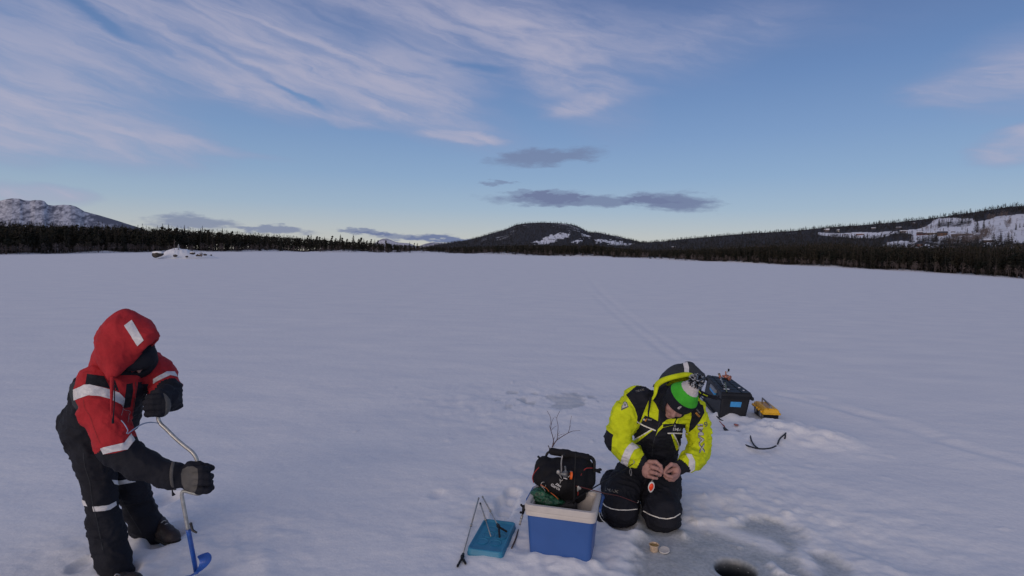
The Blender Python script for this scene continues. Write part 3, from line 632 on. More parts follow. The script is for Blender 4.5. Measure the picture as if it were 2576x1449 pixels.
# ------------------------------------------------------------------ modelling tools
def nrm(v): v = np.asarray(v, float); return v / np.linalg.norm(v)
class SDF:
    def __init__(s): s.p = []
    def cap(s, a, b, ra, rb=None, k=.03, rid=0, op='u', flat=None):
        s.p.append(('c', np.array(a, float), np.array(b, float), ra, ra if rb is None else rb, k, rid, op, flat)); return s
    def chain(s, pts, k=.03, rid=0, op='u', flat=None):
        """pts: list of (point, radius)"""
        for (a, ra), (b, rb) in zip(pts[:-1], pts[1:]): s.cap(a, b, ra, rb, k, rid, op, flat)
        return s
    def ell(s, c, r, rot=None, k=.03, rid=0, op='u'):
        s.p.append(('e', np.array(c, float), np.array(r if hasattr(r, '__len__') else (r, r, r), float), rot, None, k, rid, op, None)); return s
    def box(s, c, h, rot=None, rad=.02, k=.02, rid=0, op='u'):
        s.p.append(('b', np.array(c, float), np.array(h, float), rot, rad, k, rid, op, None)); return s
    def plane(s, c, n, k=.002, op='i', rid=0):
        """keep the side the normal points away from"""
        s.p.append(('p', np.array(c, float), nrm(n), None, None, k, rid, op, None)); return s
    def bounds(s):
        lo = np.full(3, 1e9); hi = np.full(3, -1e9)
        for p in s.p:
            if p[7] != 'u': continue
            a, b = prim_bounds(p); lo = np.minimum(lo, a); hi = np.maximum(hi, b)
        return lo, hi
    def mesh(s, res):
        lo, hi = s.bounds(); lo = lo - 3 * res; hi = hi + 3 * res
        n = np.ceil((hi - lo) / res).astype(int) + 1
        D = np.full(n, 1e3, np.float32); ID = np.zeros(n, np.int16); RAW = np.full(n, 1e3, np.float32)
        ax = [lo[i] + res * np.arange(n[i]) for i in range(3)]
        for p in s.p:
            if p[0] == 'p': sl = (slice(None),) * 3
            else:
                a, b = prim_bounds(p); m_ = p[5] + 2.5 * res
                i0 = np.clip(((a - m_ - lo) / res).astype(int), 0, n - 1); i1 = np.clip(((b + m_ - lo) / res).astype(int) + 2, 1, n)
                sl = tuple(slice(i0[i], i1[i]) for i in range(3))
            gx_, gy_, gz_ = np.meshgrid(ax[0][sl[0]], ax[1][sl[1]], ax[2][sl[2]], indexing='ij')
            q = np.stack([gx_, gy_, gz_], -1); d = prim_eval(p, q); k = p[5]; cur = D[sl]
            if p[7] == 'u':
                h = np.clip(.5 + .5 * (cur - d) / k, 0, 1); D[sl] = cur * (1 - h) + d * h - k * h * (1 - h) * (cur < 100)
                raw = RAW[sl]; w = d < raw; RAW[sl] = np.where(w, d, raw); ID[sl] = np.where(w, p[6], ID[sl])
            elif p[7] == 's': D[sl] = np.maximum(cur, -d)
            else: D[sl] = np.maximum(cur, d)
        return surface_nets(D, ID, lo, res)
def prim_bounds(p):
    if p[0] == 'c':
        r = max(p[3], p[4]); return np.minimum(p[1], p[2]) - r, np.maximum(p[1], p[2]) + r
    r = float(np.max(p[2])) * (1.75 if p[0] == 'b' else 1.0); return p[1] - r, p[1] + r
def prim_eval(p, q):
    t = p[0]
    if t == 'c':
        a, b, ra, rb, flat = p[1], p[2], p[3], p[4], p[8]; v = b - a; w = q - a
        if flat is not None: axv = nrm(flat[0]); w = w + axv * (w @ axv)[..., None] * (1 / flat[1] - 1)
        h = np.clip((w @ v) / max(v @ v, 1e-9), 0, 1); return np.linalg.norm(w - v * h[..., None], axis=-1) - (ra + (rb - ra) * h)
    if t == 'e':
        w = q - p[1]; w = w @ np.array(p[3]) if p[3] is not None else w
        k0 = np.linalg.norm(w / p[2], axis=-1); k1 = np.linalg.norm(w / (p[2] ** 2), axis=-1) + 1e-6; return k0 * (k0 - 1) / k1
    if t == 'b':
        w = q - p[1]; w = w @ np.array(p[3]) if p[3] is not None else w
        e = np.abs(w) - (p[2] - p[4]); return np.linalg.norm(np.maximum(e, 0), axis=-1) + np.minimum(e.max(-1), 0) - p[4]
    return (q - p[1]) @ p[2]
def surface_nets(D, ID, lo, res):
    ins = D < 0; nx, ny, nz = D.shape
    c = [(i, j, k) for i in (0, 1) for j in (0, 1) for k in (0, 1)]
    sh = lambda A, o: A[o[0]:nx - 1 + o[0], o[1]:ny - 1 + o[1], o[2]:nz - 1 + o[2]]
    cnt = sum(sh(ins, o).astype(np.int8) for o in c); act = (cnt > 0) & (cnt < 8)
    I = np.argwhere(act); vi = np.full(act.shape, -1, np.int64); vi[act] = np.arange(len(I))
    acc = np.zeros((len(I), 3)); num = np.zeros(len(I))
    for a in c:
        for ax_ in range(3):
            if a[ax_] == 1: continue
            b = list(a); b[ax_] = 1
            da = D[I[:, 0] + a[0], I[:, 1] + a[1], I[:, 2] + a[2]]; db = D[I[:, 0] + b[0], I[:, 1] + b[1], I[:, 2] + b[2]]
            m_ = (da < 0) != (db < 0); t = np.where(m_, da / np.where(m_, da - db, 1), 0)
            pt = np.tile(np.array(a, float), (len(I), 1)); pt[:, ax_] += t; acc += pt * m_[:, None]; num += m_
    V = lo + res * (I + acc / num[:, None]); vid = ID[I[:, 0], I[:, 1], I[:, 2]]
    F = []
    for ax_ in range(3):
        o = [0, 0, 0]; o[ax_] = 1
        A = ins[:nx - o[0], :ny - o[1], :nz - o[2]]; B = ins[o[0]:, o[1]:, o[2]:]; E = np.argwhere(A != B)
        u, w = [(1, 2), (2, 0), (0, 1)][ax_]; E = E[(E[:, u] > 0) & (E[:, w] > 0)]
        E = E[(E[:, u] < act.shape[u]) & (E[:, w] < act.shape[w])]
        def g(du, dw): q = E.copy(); q[:, u] -= du; q[:, w] -= dw; return vi[q[:, 0], q[:, 1], q[:, 2]]
        quad = np.stack([g(1, 1), g(0, 1), g(0, 0), g(1, 0)], 1); s_ = A[E[:, 0], E[:, 1], E[:, 2]]
        quad[~s_] = quad[~s_][:, ::-1]; F.append(quad)
    F = np.concatenate(F); F = F[(F >= 0).all(1)]
    return V, F, vid
def vnormals(V, F):
    n = np.cross(V[F[:, 2]] - V[F[:, 0]], V[F[:, 3]] - V[F[:, 1]]); N = np.zeros_like(V)
    for i in range(4): np.add.at(N, F[:, i], n)
    return N / (np.linalg.norm(N, axis=1, keepdims=True) + 1e-12)
def relax(V, F, it=2, w=.5):
    e = np.concatenate([F[:, [0, 1]], F[:, [1, 2]], F[:, [2, 3]], F[:, [3, 0]]]); e = np.concatenate([e, e[:, ::-1]])
    c = np.bincount(e[:, 0], minlength=len(V))[:, None]
    for _ in range(it):
        A = np.stack([np.bincount(e[:, 0], V[e[:, 1], i], len(V)) for i in range(3)], 1) / np.maximum(c, 1); V = V * (1 - w) + A * w
    return V
def cloth(V, F, amp=.006, sc=9, seed=0, dirv=(0, 0, 1), stretch=2.2, fine=.35, mask=None):
    """slack, creased cloth: ridges running roughly across dirv"""
    N = vnormals(V, F); d = nrm(dirv); q = V + d * (V @ d)[:, None] * (stretch - 1)
    warp = np.stack([vn3(V * 5 + 31 * i, seed + i) for i in range(3)], 1) - .5
    q = q + warp * .16
    r1 = 1 - np.abs(2 * vn3(q * sc, seed + 5) - 1); r2 = 1 - np.abs(2 * vn3(q * sc * 2.3, seed + 6) - 1)
    h = (r1 ** 2.2 - .35) + fine * (r2 ** 2 - .35); h = h * amp
    if mask is not None: h = h * mask
    return V + N * h[:, None]
def prep(sdf, res, it=2, **kw):
    V, F, vid = sdf.mesh(res); V = relax(V, F, it)
    if kw: V = cloth(V, F, **kw)
    return V, F, vid
def bvh_of(V, F): return BVHTree.FromPolygons([tuple(v) for v in V], [tuple(int(i) for i in f) for f in F])

def painted(name, V, F, vid, mats, base, polys=(), parts=(), parent=None, cutplanes=()):
    """mesh whose colour fields are cut cleanly along outlines.
    base(prim ids, centres, normals) -> material index; polys: (material index, outline in photo pixels, ids or None);
    parts: {material index: (part name, material)} are split off as meshes of their own."""
    bm = bmesh.new(); vs = [bm.verts.new(v) for v in V]; lay = bm.faces.layers.int.new('pid')
    fid = np.sort(vid[F], axis=1)[:, 1]
    for f, i in zip(F, fid):
        try: fc = bm.faces.new([vs[j] for j in f]); fc[lay] = int(i); fc.smooth = True
        except ValueError: pass
    tmp = bpy.data.meshes.new('tmp')
    def arrays():
        bm.to_mesh(tmp); n = len(tmp.polygons); c = np.empty(n * 3, np.float32); tmp.polygons.foreach_get('center', c); no = np.empty(n * 3, np.float32); tmp.polygons.foreach_get('normal', no)
        at = tmp.attributes['pid']; i = np.empty(n, np.int32); at.data.foreach_get('value', i); ar = np.empty(n, np.float32); tmp.polygons.foreach_get('area', ar)
        return c.reshape(-1, 3), no.reshape(-1, 3), i, ar
    def bis(sel, co, no):
        bm.faces.ensure_lookup_table(); fs = [bm.faces[i] for i in np.nonzero(sel)[0]]
        if not fs: return
        es = set(); vv = set()
        for f in fs: es.update(f.edges); vv.update(f.verts)
        bmesh.ops.bisect_plane(bm, geom=fs + list(es) + list(vv), dist=1e-5, plane_co=co, plane_no=no)
    cv = np.array(CAM)
    for mi, pts, ids in polys:
        n = len(pts)
        for i in range(n):
            a, b = pts[i], pts[(i + 1) % n]
            if math.hypot(a[0] - b[0], a[1] - b[1]) < .5: continue
            c, no, pid, ar = arrays(); px = proj(c); dist = np.linalg.norm(c - cv, axis=1); fw = np.sqrt(ar) / dist * F_ * 1.3
            v = np.array([b[0] - a[0], b[1] - a[1]]); t = ((px - a) @ v) / (v @ v); L = np.linalg.norm(v); tt = np.clip(t, 0, 1)
            dd = np.linalg.norm(px - (np.array(a) + tt[:, None] * v), axis=1)
            sel = (dd < fw) & ((no * (c - cv)).sum(1) < 0)
            if ids is not None: sel &= np.isin(pid, list(ids))
            bis(sel, CAM, ray(*a).cross(ray(*b)).normalized())
    for co, no_, ids in cutplanes:
        c, no, pid, ar = arrays(); sel = (np.abs((c - np.array(co)) @ nrm(no_)) < np.sqrt(ar) * 1.5)
        if ids is not None: sel &= np.isin(pid, list(ids))
        bis(sel, co, no_)
    c, no, pid, ar = arrays(); mi = base(pid, c, no); px = proj(c); fr = (no * (c - cv)).sum(1) < 0
    for m_, pts, ids in polys:
        s_ = inpoly(px, pts) & fr
        if ids is not None: s_ &= np.isin(pid, list(ids))
        mi = np.where(s_, m_, mi)
    bm.faces.ensure_lookup_table()
    for f, m_ in zip(bm.faces, mi): f.material_index = int(m_)
    out = []
    for pm, (pname, pmat) in (parts.items() if parts else ()):
        b2 = bm.copy(); bmesh.ops.delete(b2, geom=[f for f in b2.faces if f.material_index != pm], context='FACES')
        if len(b2.faces):
            # one mesh for each separate piece
            seen = set(); b2.faces.ensure_lookup_table(); b2.faces.index_update(); groups = []
            for f in b2.faces:
                if f.index in seen: continue
                st = [f]; seen.add(f.index); g = []
                while st:
                    h = st.pop(); g.append(h)
                    for e in h.edges:
                        for h2 in e.link_faces:
                            if h2.index not in seen: seen.add(h2.index); st.append(h2)
                groups.append(g)
            for g in groups:
                if len(g) < 6: continue
                mp_ = {}; b3 = bmesh.new()
                for f in g:
                    nv = []
                    for v in f.verts:
                        if v not in mp_: mp_[v] = b3.verts.new(v.co + v.normal * .0025)
                        nv.append(mp_[v])
                    fc = b3.faces.new(nv); fc.smooth = True
                bd = [e for e in b3.edges if e.is_boundary]
                r = bmesh.ops.extrude_edge_only(b3, edges=bd); 
                for v in [x for x in r['geom'] if isinstance(x, bmesh.types.BMVert)]:
                    nn = Vector((0, 0, 0))
                    for f in v.link_faces: nn += f.normal
                m3 = bpy.data.meshes.new(pname); 
                bmesh.ops.delete(b3, geom=[x for x in r['geom'] if isinstance(x, bmesh.types.BMVert)], context='VERTS')
                b3.to_mesh(m3); b3.free(); out.append(adopt(link(pname, m3, pmat), parent) if parent else link(pname, m3, pmat))
        b2.free()
    me = bpy.data.meshes.new(name)
    bm.to_mesh(me); bm.free(); bpy.data.meshes.remove(tmp)
    o = link(name, me, mats); mi2 = np.array(mi, np.int32)
    for pm in (parts or {}): pass
    if parent: adopt(o, parent)
    return o, out
F_ = F
def solid(name, V, F, material, parent=None):
    o = link(name, mesh_np(name, V, F), material)
    return adopt(o, parent) if parent else o
def catmull(pts, n=6):
    P_ = [np.array(p, float) for p in pts]; P_ = [2 * P_[0] - P_[1]] + P_ + [2 * P_[-1] - P_[-2]]; out = []
    for i in range(1, len(P_) - 2):
        a, b, c, d = P_[i - 1:i + 3]
        for j in range(n):
            t = j / n; out.append(.5 * (2 * b + (c - a) * t + (2 * a - 5 * b + 4 * c - d) * t * t + (3 * b - a - 3 * c + d) * t ** 3))
    out.append(P_[-2]); return out
def tube(name, pts, r, material, parent=None, seg=8, sm=6, flat=None):
    """round bar or cord along pts; r may be a list"""
    rr = r if hasattr(r, '__len__') else [r] * len(pts)
    if sm > 1 and len(pts) > 2:
        q = catmull(pts, sm); R_ = np.interp(np.linspace(0, len(pts) - 1, len(q)), range(len(pts)), rr)
    else: q = [np.array(p, float) for p in pts]; R_ = rr
    V = []; n = len(q); up = None
    for i in range(n):
        d = nrm(q[min(i + 1, n - 1)] - q[max(i - 1, 0)])
        if up is None: up = np.cross(d, (0, 0, 1)) if abs(d[2]) < .9 else np.cross(d, (1, 0, 0))
        up = nrm(up - d * (up @ d)); w = np.cross(d, up)
        for j in range(seg):
            a = 2 * math.pi * j / seg; V.append(q[i] + (up * math.cos(a) + w * math.sin(a) * (flat or 1)) * R_[i])
    idx = np.arange(n * seg).reshape(n, seg); nx_ = np.roll(idx, -1, 1)
    f = [tuple(x) for x in np.stack([idx[:-1], nx_[:-1], nx_[1:], idx[1:]], -1).reshape(-1, 4)]
    me = bpy.data.meshes.new(name); me.from_pydata([tuple(v) for v in V], [], f + [tuple(idx[0][::-1]), tuple(idx[-1])]); me.update()
    if material is None: return me
    o = link(name, me, material)
    return adopt(o, parent) if parent else o
def hexa(name, c8, material, parent=None, bev=.01, seg=3, flare=None):
    """solid with 8 given corners: bottom 4 then top 4, each anticlockwise"""
    bm = bmesh.new(); v = [bm.verts.new(p) for p in c8]
    for f in ((3, 2, 1, 0), (4, 5, 6, 7), (0, 1, 5, 4), (1, 2, 6, 5), (2, 3, 7, 6), (3, 0, 4, 7)): bm.faces.new([v[i] for i in f])
    bmesh.ops.recalc_face_normals(bm, faces=bm.faces)
    if bev: bmesh.ops.bevel(bm, geom=list(bm.edges), offset=bev, segments=seg, affect='EDGES', profile=.6)
    me = bpy.data.meshes.new(name); bm.to_mesh(me); bm.free()
    o = link(name, me, material, smooth=False)
    me.polygons.foreach_set('use_smooth', [p.area < 8 * bev * bev + 1e-7 for p in me.polygons])
    return adopt(o, parent) if parent else o
def bx8(c, h, M=None):
    c = Vector(c); out = []
    for z in (-1, 1):
        for x, y in ((-1, -1), (1, -1), (1, 1), (-1, 1)):
            q = Vector((x * h[0], y * h[1], z * h[2])); out.append(c + (M @ q if M else q))
    return out
def rrect(w, d, r, z, n=6):
    out = []
    for cx, cy, a0 in ((w - r, d - r, 0), (-w + r, d - r, 90), (-w + r, -d + r, 180), (w - r, -d + r, 270)):
        for i in range(n + 1): a = R(a0 + 90 * i / n); out.append((cx + r * math.cos(a), cy + r * math.sin(a), z))
    return out
def loft(name, loops, material, parent=None, cap0=True, cap1=True, sharp=35):
    V = [p for l in loops for p in l]; k = len(loops[0]); f = []
    for i in range(len(loops) - 1):
        for j in range(k): a = i * k + j; b = i * k + (j + 1) % k; f.append((a, b, b + k, a + k))
    if cap0: f.append(tuple(range(k))[::-1])
    if cap1: f.append(tuple(range((len(loops) - 1) * k, len(loops) * k)))
    me = bpy.data.meshes.new(name); me.from_pydata(V, [], f); me.update(); me.set_sharp_from_angle(angle=R(sharp)) if hasattr(me, 'set_sharp_from_angle') else None
    o = link(name, me, material)
    if parent: o.parent = parent
    return o
def lathe(name, prof, material, loc=(0, 0, 0), axis=(0, 0, 1), parent=None, seg=28, cap=True):
    """prof: (radius, height) along axis"""
    z = nrm(axis); x = nrm(np.cross(z, (0, 0, 1)) if abs(z[2]) < .9 else (1, 0, 0)); x = nrm(x - z * (x @ z)); y = np.cross(z, x); loc = np.array(loc, float); V = []
    for r, h in prof:
        for j in range(seg): a = 2 * math.pi * j / seg; V.append(tuple(loc + z * h + (x * math.cos(a) + y * math.sin(a)) * r))
    f = []
    for i in range(len(prof) - 1):
        for j in range(seg): a = i * seg + j; b = i * seg + (j + 1) % seg; f.append((a, b, b + seg, a + seg))
    if cap: f.append(tuple(range(seg))[::-1]); f.append(tuple(range((len(prof) - 1) * seg, len(prof) * seg)))
    me = bpy.data.meshes.new(name); me.from_pydata(V, [], f); me.update(); me.set_sharp_from_angle(angle=R(40))
    o = link(name, me, material)
    return adopt(o, parent) if parent else o
def on_surface(name, tris2d, bvh, material, parent=None, lift=.003, sub=0):
    """lay a flat drawing (verts in photo pixels, faces) onto the surface that is seen there"""
    verts, faces = tris2d; bm = bmesh.new(); vs = [bm.verts.new((x, y, 0)) for x, y in verts]
    for f in faces:
        try: bm.faces.new([vs[i] for i in f])
        except ValueError: pass
    if sub:
        bmesh.ops.triangulate(bm, faces=bm.faces)
        for _ in range(4):
            es = [e for e in bm.edges if (e.verts[0].co - e.verts[1].co).length > sub]
            if not es: break
            bmesh.ops.subdivide_edges(bm, edges=es, cuts=1); bmesh.ops.triangulate(bm, faces=bm.faces)
    last = None; bad = []
    for v in bm.verts:
        d = ray(v.co.x, v.co.y).normalized(); h = bvh.ray_cast(CAM, d)
        if h[0] is None: bad.append(v); continue
        v.co = h[0] - d * lift
    if bad: bmesh.ops.delete(bm, geom=bad, context='VERTS')
    me = bpy.data.meshes.new(name); bm.to_mesh(me); bm.free()
    o = link(name, me, material)
    return adopt(o, parent) if parent else o
def text2d(txt, cx, cy, width, ang=0, squash=1.0, bold=.0, shear=0):
    cu = bpy.data.curves.new('t', 'FONT'); cu.body = txt; cu.size = 1; cu.resolution_u = 2; cu.offset = bold; cu.shear = shear
    o = bpy.data.objects.new('t', cu); COL.objects.link(o); dg = bpy.context.evaluated_depsgraph_get()
    me = bpy.data.meshes.new_from_object(o.evaluated_get(dg)); v = np.array([q.co[:2] for q in me.vertices]); f = [tuple(p.vertices) for p in me.polygons]
    bpy.data.objects.remove(o); bpy.data.curves.remove(cu); bpy.data.meshes.remove(me)
    c = (v.max(0) + v.min(0)) / 2; s_ = width / (v[:, 0].max() - v[:, 0].min()); v = (v - c) * s_; v[:, 1] *= squash
    a = R(ang); x = v[:, 0] * math.cos(a) + v[:, 1] * math.sin(a) + cx; y = v[:, 0] * math.sin(a) - v[:, 1] * math.cos(a) + cy
    return [(float(p), float(q)) for p, q in zip(x, y)], f
def poly2d(pts): return [tuple(p) for p in pts], [tuple(range(len(pts)))]
def frame(f, u):
    """columns: side, forward, up"""
    f = nrm(f); u = np.array(u, float); u = nrm(u - f * (u @ f)); return np.stack([np.cross(f, u), f, u], 1)
c1 = lambda pts: [(128.8 + a * .2445, 772.8 + b * .2445) for a, b in pts]
cB = lambda pts: [(1481.2 + a * .18667, 888.7 + b * .18667) for a, b in pts]
c6 = lambda a, b: (1107.7 + a * .2445, 1094.8 + b * .2445)
c5o = lambda a, b: (1725.9 + a * .1778, 901.6 + b * .1778)

SKIN = mat('skin', (.36, .19, .16), rough=.6, noise_scale=30, bump=.25, bump_scale=120)
def cloth_mat(name, col, rough=.8, weave=34, bump=.55):
    return mat(name, col, rough=rough, noise_amt=.16, noise_scale=14, bump=bump, bump_scale=weave, spec=.25)
RED = cloth_mat('red_fabric', (.37, .020, .026)); BLACK = cloth_mat('black_fabric', (.010, .011, .017)); CHAR = cloth_mat('charcoal_fabric', (.035, .04, .048))
YEL = cloth_mat('yellow_fabric', (.55, .63, .010)); REFL = mat('reflective_tape', (.62, .61, .62), rough=.4, noise_amt=.08, noise_scale=60, bump=.2, bump_scale=90)
GREYP = cloth_mat('grey_palm', (.10, .095, .09)); PIPE = mat('white_piping', (.70, .68, .62), rough=.6)
KNITB = cloth_mat('black_knit', (.012, .014, .022), bump=.8, weave=260)
def head_sdf(s, c, M, k=.02, rid=0, sc=1.0):
    """head with brow, nose, mouth, chin and ears; M = frame(forward, up)"""
    w = lambda x, y, z: np.array(c) + M @ np.array([x, y, z]) * sc
    s.ell(c, np.array((.076, .097, .105)) * sc, M, k=k, rid=rid); s.ell(w(0, .022, -.055), np.array((.058, .070, .070)) * sc, M, k=.03, rid=rid)
    s.ell(w(0, .072, -.100), np.array((.025, .022, .02)) * sc, M, k=.02, rid=rid)
    s.cap(w(0, .090, -.003), w(0, .118, -.038), .009 * sc, .014 * sc, k=.010, rid=rid)
    for q in (-1, 1):
        s.cap(w(q * .008, .098, .018), w(q * .045, .082, .018), .010 * sc, .009 * sc, k=.014, rid=rid); s.ell(w(q * .012, .108, -.040), .010 * sc, k=.008, rid=rid)
        s.ell(w(q * .04, .076, -.035), np.array((.022, .016, .018)) * sc, M, k=.02, rid=rid); s.ell(w(q * .079, -.005, -.01), np.array((.008, .022, .034)) * sc, M, k=.006, rid=rid)
        s.ell(w(q * .031, .095, .0), .010 * sc, op='s', k=.005)
    for z in (-.064, -.073): s.cap(w(-.018, .094, z), w(.018, .094, z), .007 * sc, k=.008, rid=rid)
    return w
# ------------------------------------------------------------------ the standing man with the ice auger
TUBE_S = mat('bare_steel', (.42, .42, .40), rough=.38, metal=.6, noise_amt=.2, noise_scale=40)
def boot(s, heel, toe, ankle, rid=0, w=.05):
    heel = np.array(heel, float); toe = np.array(toe, float); d = nrm(toe - heel); L = np.linalg.norm(toe - heel)
    s.cap(heel + d * .03, toe - d * .05, w * .92, w * .98, k=.03, rid=rid, flat=((0, 0, 1), .85)); s.cap(heel + d * .05 + (0, 0, .03), np.array(ankle, float), w * 1.05, w * 1.15, k=.04, rid=rid)
    s.cap(heel + d * .09 + (0, 0, .05), toe - d * .07 + (0, 0, .005), w * .95, w * .85, k=.03, rid=rid)
    return s
def person_standing():
    foot = G(330, 1452)
    root = empty('person', (foot.x, foot.y, 0), 0, 'bent-over person in red and black suit with hood up, turning a hand auger', 'person')
    # the body inside
    b = SDF(); HC = P(351, 892, 3.53); HM = frame((.28, -.52, -.80), (.35, -.75, .55))
    w = head_sdf(b, HC, HM)
    b.chain([(HC, .055), (P(305, 925, 3.52), .06), (P(264, 985, 3.6), .11), (P(236, 1080, 3.66), .12)])
    b.chain([(P(290, 935, 3.5), .05), (P(245, 965, 3.42), .06), (P(258, 1035, 3.36), .05), (P(296, 1118, 3.28), .045), (P(400, 1188, 3.27), .035), (P(455, 1200, 3.27), .03), (P(478, 1203, 3.275), .03)])
    b.chain([(P(315, 920, 3.55), .05), (P(383, 930, 3.68), .055), (P(424, 990, 3.58), .042), (P(405, 1000, 3.42), .03), (P(402, 1016, 3.40), .03)])
    for ch in ([(P(228, 1095, 3.64), .10), (P(250, 1240, 3.5), .055), (P(263, 1320, 3.46), .05), (P(303, 1465, 3.40), .045)], [(P(262, 1115, 3.72), .10), (P(332, 1230, 3.74), .055), (P(356, 1292, 3.80), .05), (P(384, 1345, 3.83), .045)]): b.chain(ch)
    V, F, i = prep(b, .008); solid('body', V, F, SKIN, root)
    # suit
    s = SDF()
    s.cap(P(236, 1082, 3.66), P(262, 985, 3.6), .172, .160, k=.05, rid=1); s.cap(P(262, 985, 3.6), P(300, 928, 3.52), .160, .115, k=.05, rid=2)
    s.ell(P(213, 1060, 3.72), .142, k=.05, rid=1); s.cap(P(288, 1055, 3.6), P(302, 975, 3.5), .135, .135, k=.05, rid=3)
    s.chain([(P(250, 962, 3.42), .112), (P(256, 1030, 3.37), .108), (P(289, 1106, 3.29), .100)], k=.035, rid=4)
    s.chain([(P(300, 1130, 3.28), .098), (P(355, 1168, 3.27), .082), (P(403, 1191, 3.27), .066), (P(434, 1196, 3.27), .076)], k=.03, rid=5)
    s.chain([(P(365, 925, 3.66), .115), (P(396, 938, 3.68), .095), (P(414, 975, 3.62), .085)], k=.05, rid=6)
    s.chain([(P(420, 982, 3.6), .075), (P(430, 1008, 3.55), .060), (P(416, 1006, 3.46), .065), (P(408, 1003, 3.42), .06)], k=.04, rid=7)
    s.chain([(P(230, 1085, 3.64), .145), (P(241, 1165, 3.55), .108), (P(250, 1240, 3.5), .084), (P(261, 1308, 3.46), .083), (P(270, 1350, 3.45), .090), (P(285, 1405, 3.43), .086), (P(302, 1468, 3.40), .078)], k=.03, rid=8)
    s.chain([(P(268, 1105, 3.72), .14), (P(310, 1180, 3.74), .105), (P(332, 1230, 3.74), .092), (P(352, 1285, 3.80), .093), (P(368, 1318, 3.81), .094), (P(384, 1342, 3.83), .075)], k=.03, rid=9)
    V, F, vid = s.mesh(.0085); V = relax(V, F, 2)
    V = cloth(V, F, amp=.015, sc=7.5, seed=3, dirv=(.3, 0, 1), stretch=1.9, fine=.6)
    bv = bvh_of(V, F)
    arm = c1([(440, 470), (265, 740), (230, 830), (240, 950), (300, 1065), (365, 1130), (385, 1250), (430, 1350), (515, 1455), (540, 1514), (660, 1500), (785, 1465), (860, 1370), (820, 1290), (800, 1200), (720, 1120), (740, 1030), (757, 940), (700, 870), (620, 830), (700, 480)])
    chest = c1([(640, 700), (960, 700), (945, 860), (880, 1000), (860, 1100), (812, 1195), (780, 1110), (748, 1040), (757, 940), (700, 870)])
    zipb = c1([(775, 790), (838, 780), (845, 860), (815, 1030), (745, 1040), (757, 935), (765, 880)])
    zip2 = c1([(895, 770), (960, 770), (960, 1000), (870, 1150), (840, 1130), (858, 1000)])
    larm = c1([(1060, 560), (1115, 480), (1260, 580), (1260, 672), (1190, 662), (1095, 715), (1000, 790), (930, 790), (960, 700)])
    patch = c1([(368, 684), (545, 708), (610, 838), (500, 815), (400, 796), (350, 792)])
    w1 = c1([(225, 850), (262, 835), (340, 798), (400, 795), (520, 825), (610, 845), (700, 880), (757, 940), (741, 1030), (720, 1000), (660, 970), (600, 942), (500, 915), (380, 905), (275, 943), (235, 960)])
    w2 = c1([(505, 1452), (640, 1420), (750, 1395), (820, 1300), (862, 1365), (785, 1465), (640, 1487), (535, 1514)])
    w3 = c1([(1050, 738), (1095, 712), (1190, 662), (1270, 662), (1300, 715), (1225, 698), (1100, 757), (1050, 790)])
    o2 = lambda pts: c1([(a, b_ + 1317) for a, b_ in pts])
    l1 = o2([(425, 733), (500, 732), (590, 720), (665, 680), (672, 722), (610, 765), (540, 780), (435, 788)]); l1b = o2([(300, 655), (350, 678), (372, 732), (310, 715)])
    l2 = o2([(625, 460), (700, 468), (780, 455), (820, 455), (872, 480), (780, 497), (690, 512), (648, 502)])
    strip = c1([(170, 790), (262, 760), (258, 830), (272, 950), (300, 1065), (365, 1130), (388, 1270), (300, 1120), (215, 1000), (190, 900)])
    mats = [BLACK, RED, REFL, CHAR]
    o, bands = painted('suit', V, F, vid, mats, lambda pid, c, n: np.where(np.isin(pid, (4, 6)) | ((pid == 2) & (n[:, 1] > -.5)), 1, 0),
                       [(3, strip, {1, 2}), (1, arm, {2, 3, 4, 5, 1}), (1, chest, {2, 3, 1}), (0, zipb, {1, 2, 3, 4}), (0, zip2, {1, 2, 3}), (1, larm, {2, 3, 6}), (0, patch, {2, 3, 4}), (2, w1, {1, 2, 3, 4}), (2, w2, {4, 5, 3}), (2, w3, {6, 7, 2}),
                        (2, l1, {8}), (2, l1b, {8}), (2, l2, {9, 8})], parts={2: ('reflective_band', REFL)}, parent=root)
    pl_ = mat('pale_seam', (.30, .30, .32)); seam = mat('dark_seam', (.22, .006, .01))
    def line_on(name, pts, w_, m_, bvh_=bv):
        p_ = np.array([(128.8 + a_ * .2445, 772.8 + b_ * .2445) for a_, b_ in pts]); q1 = []; q2 = []
        p_ = np.array(catmull([np.array((*r_, 0)) for r_ in p_], 5))[:, :2]
        for i_ in range(len(p_)): d_ = nrm(p_[min(i_ + 1, len(p_) - 1)] - p_[max(i_ - 1, 0)]); n_ = np.array((-d_[1], d_[0])) * w_ / 2; q1.append(tuple(p_[i_] + n_)); q2.append(tuple(p_[i_] - n_))
        k_ = len(p_); on_surface(name, (q1 + q2, [(i_, i_ + 1, k_ + i_ + 1, k_ + i_) for i_ in range(k_ - 1)]), bvh_, m_, root, lift=.004)
    line_on('pocket_seam', [(742, 1040), (760, 1058), (812, 1072), (800, 1120), (790, 1185)], 1.0, pl_); line_on('pocket_seam', [(745, 930), (742, 1040), (722, 1115)], 1.0, pl_)
    line_on('front_zip', [(868, 770), (872, 860), (850, 1000), (838, 1120)], 1.6, CHAR); line_on('sleeve_seam', [(330, 950), (345, 1040), (400, 1130), (440, 1250), (500, 1400)], .9, seam)
    line_on('trouser_seam', [(330, 1500), (345, 1640), (395, 1800), (420, 1990), (470, 2200), (530, 2500)], 1.3, CHAR); line_on('trouser_seam', [(680, 1870), (760, 2050), (850, 2200), (930, 2330)], 1.2, CHAR)
    # hood, a hollow shell open towards the face
    h = SDF(); c0 = P(317, 866, 3.47)
    Mh = frame((.55, -.35, -.55), (.1, -.2, 1))
